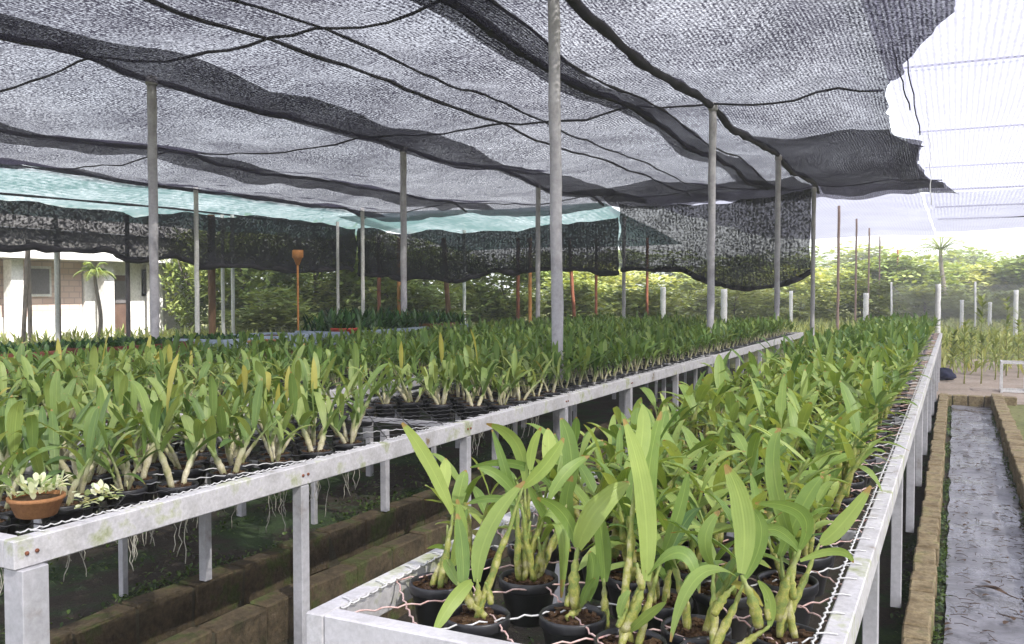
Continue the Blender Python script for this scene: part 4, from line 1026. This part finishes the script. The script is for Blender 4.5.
# shrubs behind the curtain gap (seen under it), from the house to the field
def colx(px, d): p = at_d(px, 300, d); return p.x, p.y
veg = [  # px, depth, height, half width, kind, label
 (192, 33, 3.8, .9, 'T', 'bright leafy tree right of the house corner'),
 (216, 38, 4.4, 1.4, 'T', 'green tree behind the brown trunk'),
 (246, 34, 4.2, 1.7, 'T', 'dark grey-green tree right of the white pipes'),
 (280, 40, 3.9, 1.6, 'T', 'green tree behind the orange box'),
 (318, 36, 4.0, 1.7, 'T', 'rounded green tree left of the slender white pipe'),
 (352, 42, 4.4, 1.9, 'T', 'green tree directly behind the white curtain post'),
 (386, 35, 3.6, 1.5, 'T', 'shadowy tree behind the rusty stake'),
 (425, 41, 4.2, 1.8, 'T', 'green tree above the brown crate'),
 (465, 37, 3.0, 1.5, 'F', 'pale yellowish shrub left of the curtain sag'),
 (505, 36, 2.9, 1.5, 'F', 'pale yellowish shrub under the far curtain'),
 (540, 44, 4.0, 1.8, 'T', 'green tree behind the thickest post'),
 (585, 40, 3.0, 1.6, 'F', 'light shrub right of the thickest post'),
 (625, 46, 3.2, 1.9, 'F', 'light shrub left of the hanging curtain'),
 (668, 44, 2.9, 1.8, 'F', 'yellow-green shrub under the middle of the hanging curtain'),
 (705, 50, 3.4, 2.0, 'F', 'yellow-green shrub behind the second aisle post'),
 (745, 46, 2.9, 1.8, 'F', 'yellow-green shrub between the second and third aisle posts'),
 (790, 52, 3.5, 2.2, 'F', 'yellow-green shrub right of the third aisle post'),
 (830, 56, 3.8, 2.4, 'F', 'light shrub behind the first slim red post'),
 (870, 60, 4.2, 2.6, 'F', 'light shrub behind the farther slim red posts'),
 (905, 58, 5.0, 2.8, 'T', 'rounded field tree left of the palm'),
 (935, 64, 4.4, 2.7, 'F', 'light shrub at the foot of the palm'),
 (968, 60, 4.1, 2.6, 'F', 'light shrub right of the palm'),
 (1003, 62, 4.6, 2.8, 'T', 'field tree behind the tall saplings'),
 (1038, 58, 5.0, 2.8, 'T', 'field tree at the open edge of the yard'),
 (650, 70, 5.5, 4.0, 'T', 'distant tree seen under the left of the hanging curtain'),
 (770, 80, 6.0, 4.5, 'T', 'distant tree beyond the third aisle post'),
 (850, 90, 7.2, 5.0, 'T', 'distant tree beyond the red posts'),
 (960, 95, 7.5, 5.0, 'T', 'distant spreading tree behind the palm'),
 (575, 75, 5.5, 4.0, 'T', 'distant tree right behind the thickest post'),
]
HL = ['left of the orange box', 'behind the long blue tray', 'behind the red tub', 'behind the wooden crates', 'left of the thickest post', 'right of the leaning stake', 'under the left end of the hanging curtain', 'under the right part of the hanging curtain', 'behind the fourth aisle post', 'behind the slim red posts', 'beyond the channel bench end', 'behind the tall sapling', 'behind the white box frame']
for i, px in enumerate([262, 322, 372, 428, 492, 566, 640, 735, 800, 862, 925, 975, 1030]):
    veg.append((px, 30+i % 3*2+(6 if px > 700 else 0)+(4 if px > 300 else 0), 1.75+.3*(i*7 % 4)/3, 1.7, 'F', 'low bright weedy bush '+HL[i]))
for i, (px, d, h, wr, kd, lab) in enumerate(veg):
    wr *= 1.35
    if d > 43: h *= .84
    x, y = colx(px, d)
    tree('broadleaf_tree' if kd == 'T' else 'shrub', lab, x, y, h, wr, CT if kd == 'T' else CF, i, 'tree' if kd == 'T' else 'shrub', 'trees behind the nursery' if kd == 'T' else 'field shrubs behind the nursery', low=.03 if kd == 'T' else .0)
# palms
def palm(label, x, y, h, seed, fr=14, fl=2.2):
    rr = random.Random(seed); root = empty('palm_tree', (x, y, 0)); tag(root, label, 'palm tree')
    mb = MB(); mb.tube([(.12*math.sin(i*.5), 0, h*i/10) for i in range(11)], [(.16-.006*i)*(h/4.2)**1.3 for i in range(11)], 8); mb.build('trunk', M['trunk'], root)
    mb = MB(); top = Vector((.12*math.sin(5), 0, h))
    for k in range(fr):
        a = 2*PI*k/fr+rr.uniform(-.2, .2); el = rr.uniform(.0, 1.1)
        p0 = top; dd = Vector((math.cos(a)*math.cos(el), math.sin(a)*math.cos(el), math.sin(el)))
        p1 = p0+dd*fl*.6; p2 = p0+dd*fl+Vector((0, 0, -fl*.6))
        for j in range(1, 16):
            t = j/16; q = p0*(1-t)**2+p1*2*t*(1-t)+p2*t*t; s_ = Vector((-math.sin(a), math.cos(a), -.35)); s2 = Vector((math.sin(a), -math.cos(a), -.35)); L_ = fl*.28*math.sin(PI*(t*.85+.1))
            fw = dd*L_*.5
            mb.leaf(q, q+s_*L_*.5+fw*.5, q+s_*L_+fw, .07, nseg=2, tint=rr.random()); mb.leaf(q, q+s2*L_*.5+fw*.5, q+s2*L_+fw, .07, nseg=2, tint=rr.random())
        mb.tube([p0, p0.lerp(p1, .5)*.5+p0.lerp(p1, .9)*.5, p2*.5+p1*.5, p2], [.03, .025, .015, .008], 4)
    mb.build('crown', M['tree'], root)
x, y = colx(942, 55); palm('feathery palm standing in the field beyond the bench end', x, y, 4.2, 3, 16, 2.2)
x, y = colx(72, 29); palm('small palm in front of the pink block wall', x+1.2, y, 2.3, 4, 12, .65)
# saplings in the yard
def sapling(label, px, yb_, ht, seed):
    p = at_z(px, yb_, 0); rr = random.Random(seed); root = empty('sapling', (p.x, p.y, 0)); tag(root, label, 'sapling', 'thin saplings lined up in the yard')
    mb = MB(); mb.tube([(.01*math.sin(i), .01*math.cos(i*2), ht*i/8) for i in range(9)], [.012-.001*i for i in range(9)], 6); mb.build('stem', M['cane'], root)
    mb = MB()
    for k in range(46):
        t = rr.uniform(.25, 1); a = rr.uniform(0, 6.28); q = Vector((0, 0, ht*t)); L_ = rr.uniform(.10, .2); dd = Vector((math.cos(a), math.sin(a), rr.uniform(.1, 1.2)))
        mb.leaf(q, q+dd*L_*.5, q+dd*L_*.9+Vector((0, 0, -.02)), .045, nseg=4, tint=rr.random())
    mb.build('foliage', M['tree'], root)
for i, (px, yb_, ht, lab) in enumerate([(953, 380, .85, 'short leafy sapling nearest the bench end'), (964, 384, 1.1, 'leafy sapling second from the bench end'), (981, 384, 1.5, 'tallest straight sapling with a bushy top, over the channel end'),
                                   (995, 380, .9, 'thin sapling right of the tallest one'), (1006, 376, 1.5, 'tall sapling behind the small white frame'), (1018, 378, 1.2, 'sapling at the outer end of the line'), (971, 368, 1.0, 'faint sapling behind the line, left of the tallest')]):
    sapling(lab, px, yb_, ht, i+90)
# white concrete posts behind the yard
for i, (px, d, yt, w_) in enumerate([(938, 21, 284, 6), (962, 33, 300, 4), (1016, 26, 290, 5), (768, 34, 270, 0), (990, 34, 302, 4)]):
    if w_: colpost('concrete_post', ['white concrete post at the end of the channel bench', 'white concrete post behind the short saplings', 'white concrete post at the outer end of the saplings', '', 'white concrete post behind the thin sapling'][i], px, d, yt, w_*1.2, 'white_post', group='white concrete posts')
for i, (px, d, w_) in enumerate([(663, 32, 8), (724, 33, 9), (791, 40, 5), (866, 36, 7)]):
    colpost('concrete_post', ['white stub post under the hanging curtain, leftmost', 'white stub post right of the second aisle post', 'small white stub post near the fourth aisle post', 'white stub post beside the far red posts'][i], px, d, 287+2*i, w_, 'white_post', group='white concrete posts')
# small white frame and blue bundle
p = at_z(1006, 392, .0); root = empty('white_frame', (p.x+.1, p.y, 0)); tag(root, 'small white open box frame beside the channel end', 'frame')
for a in (-1, 1):
    for b in (-1, 1):
        mb = MB(); mb.box((a*.17, b*.17, .25), (.03, .03, .5)); mb.build('leg', M['white_post'], root)
mb = MB()
for z in (.03, .48):
    for s_ in (-1, 1): mb.box((0, s_*.17, z), (.31, .024, .03)); mb.box((s_*.17, 0, z), (.024, .31, .03))
mb.build('rails', M['white_post'], root)
mb = MB(); v = []; p = at_z(943, 380, .0)
for i in range(9):
    for j in range(16):
        a = 2*PI*j/16; e = PI*i/8; r_ = .17*(1+.35*mnoise.noise(Vector((math.cos(a)*2, math.sin(a)*2, i*.5))))
        v.append((r_*1.2*math.cos(a)*math.sin(e), r_*math.sin(a)*math.sin(e), .10+.11*math.cos(e)*(1+.2*math.cos(a*3))))
mb.add(v, [(i*16+j, i*16+(j+1) % 16, (i+1)*16+(j+1) % 16, (i+1)*16+j) for i in range(8) for j in range(16)])
tag(mb.build('cloth_bundle', M['blue_cloth'], None, (p.x, p.y, 0)), 'dark navy cloth bundle on the ground at the far kerb end', 'bundle')

# ------------------------------------------------------------------ ground cover
def cover(name, label, areas, n, ls, mat, seed, up=(.1, 1.2), wd=.5):
    rr = random.Random(seed); mb = MB(); tot = sum((a[1]-a[0])*(a[3]-a[2])*a[5] for a in areas)
    for (x0, x1, y0, y1, z, wgt) in areas:
        m_ = int(n*(x1-x0)*(y1-y0)*wgt/tot)
        for _ in range(m_):
            x, y = rr.uniform(x0, x1), y0+(y1-y0)*rr.random()**1.35
            if mnoise.noise(Vector((x*2.3, y*1.5, seed))) < rr.uniform(-.35, .25): continue
            a = rr.uniform(0, 6.28); el = rr.uniform(*up); L_ = ls*rr.uniform(.5, 1.3); dd = Vector((math.cos(a)*math.cos(el), math.sin(a)*math.cos(el), math.sin(el)))
            p = Vector((x, y, z+rr.uniform(-.01, .02)))
            mb.leaf(p, p+dd*L_*.6, p+dd*L_+Vector((0, 0, -.3*L_)), L_*wd, nseg=2, tint=rr.random())
    return tag(mb.build(name, mat), label, None, kind='stuff')
cover('weeds', 'low green weeds and moss under the benches and along the kerbs', [(-3.95, -3.46, 1.2, 9, 0, 3), (-5.5, -3.95, 1.2, 9, 0, .6), (-1.5, -.3, 1.6, 4, -.25, 3), (-.08, -.02, 1.5, 14, -.04, 6), (.44, .49, 3, 14, -.04, 5), (-2.8, -1.5, 1.5, 8, -.25, .5), (-.3, -.19, 1.5, 12, -.25, 2)], 30000, .035, M['fern'], 4)
cover('grass', 'pale weedy grass between the benches and the house', [(-26, -10, 8, 26, 0, 1), (-16, 6, 26, 52, 0, 2.0), (6, 22, 24, 48, 0, 1.4), (-.5, 8, 19.5, 25, 0, 1)], 60000, .62, M['field'], 9, up=(.7, 1.5), wd=.10)
# debris in the wet channel
rr = random.Random(12); mb = MB()
for k in range(900):
    x, y = rr.uniform(0, .45), 2+12*rr.random()**1.4; a = rr.uniform(0, 6.28); L_ = rr.uniform(.03, .10); z = -.018
    if rr.random() < .65:
        b_ = a+rr.uniform(-.8, .8)
        mb.tube([(x, y, z), (x+math.cos(a)*L_*.5, y+math.sin(a)*L_*.5, z+.004), (x+math.cos(a)*L_*.5+math.cos(b_)*L_*.5, y+math.sin(a)*L_*.5+math.sin(b_)*L_*.5, z)], .0018, 4)
    else:
        p = Vector((x, y, z)); dd = Vector((math.cos(a), math.sin(a), 0)); mb.leaf(p, p+dd*L_*.3+Vector((0, 0, .008)), p+dd*L_*.6, L_*.28, nseg=3)
tag(mb.build('leaf_litter', M['deadleaf']), 'dead twigs and leaves scattered over the wet grey channel', None, kind='stuff')
p = at_z(990, 592, -.02); mb = MB()
mb.leaf((-.06, .05, .0), (0, 0, .03), (.09, -.05, .005), .05, nseg=8); mb.leaf((-.03, .02, .01), (0.01, 0, .03), (.06, .01, .015), .035, nseg=6); mb.tube([(.06, -.03, .01), (.13, -.09, .004)], .003, 5)
tag(mb.build('dead_leaf', M['deadleaf'], None, (p.x, p.y, -.015)), 'large dark curled dead leaf lying in the wet channel', 'leaf')

# ------------------------------------------------------------------ air
mb = MB(); mb.box((0, 150, 10), (1300, 500, 26)); m_, nt_, out_ = newmat('air')
pv = nt_.nodes.new('ShaderNodeVolumePrincipled'); pv.inputs['Color'].default_value = (.93, .95, 1, 1); pv.inputs['Density'].default_value = .0023; pv.inputs['Anisotropy'].default_value = .3
nt_.links.new(pv.outputs[0], out_.inputs['Volume'])
tag(mb.build('haze', m_), 'thin pale haze in the air over the nursery and field', kind='stuff')
sc.cycles.volume_bounces = 1

# wire fence across the field
root = empty('wire_fence', (-2, 34, 0)); tag(root, 'sagging chain link fence on thin posts between the yard saplings and the field', 'fence')
for k in range(9):
    mb = MB(); mb.tube([(k*2.6, 0, 0), (k*2.6+.02, 0, 1.0), (k*2.6, 0, 1.95)], .035, 7); mb.build('post', M['white_post'], root)
mb = MB()
for k in range(230):
    for sg in (-1, 1):
        x0 = k*.092; pts = [(x0+sg*1.85*t, .012*sg, .05+1.8*t) for t in (0, .5, 1)]
        pts = [(min(20.8, max(0, p[0])), p[1], p[2]) for p in pts]
        mb.tube(pts, .0045, 3, cap=False)
mb.build('wire_mesh', M['leg'], root)
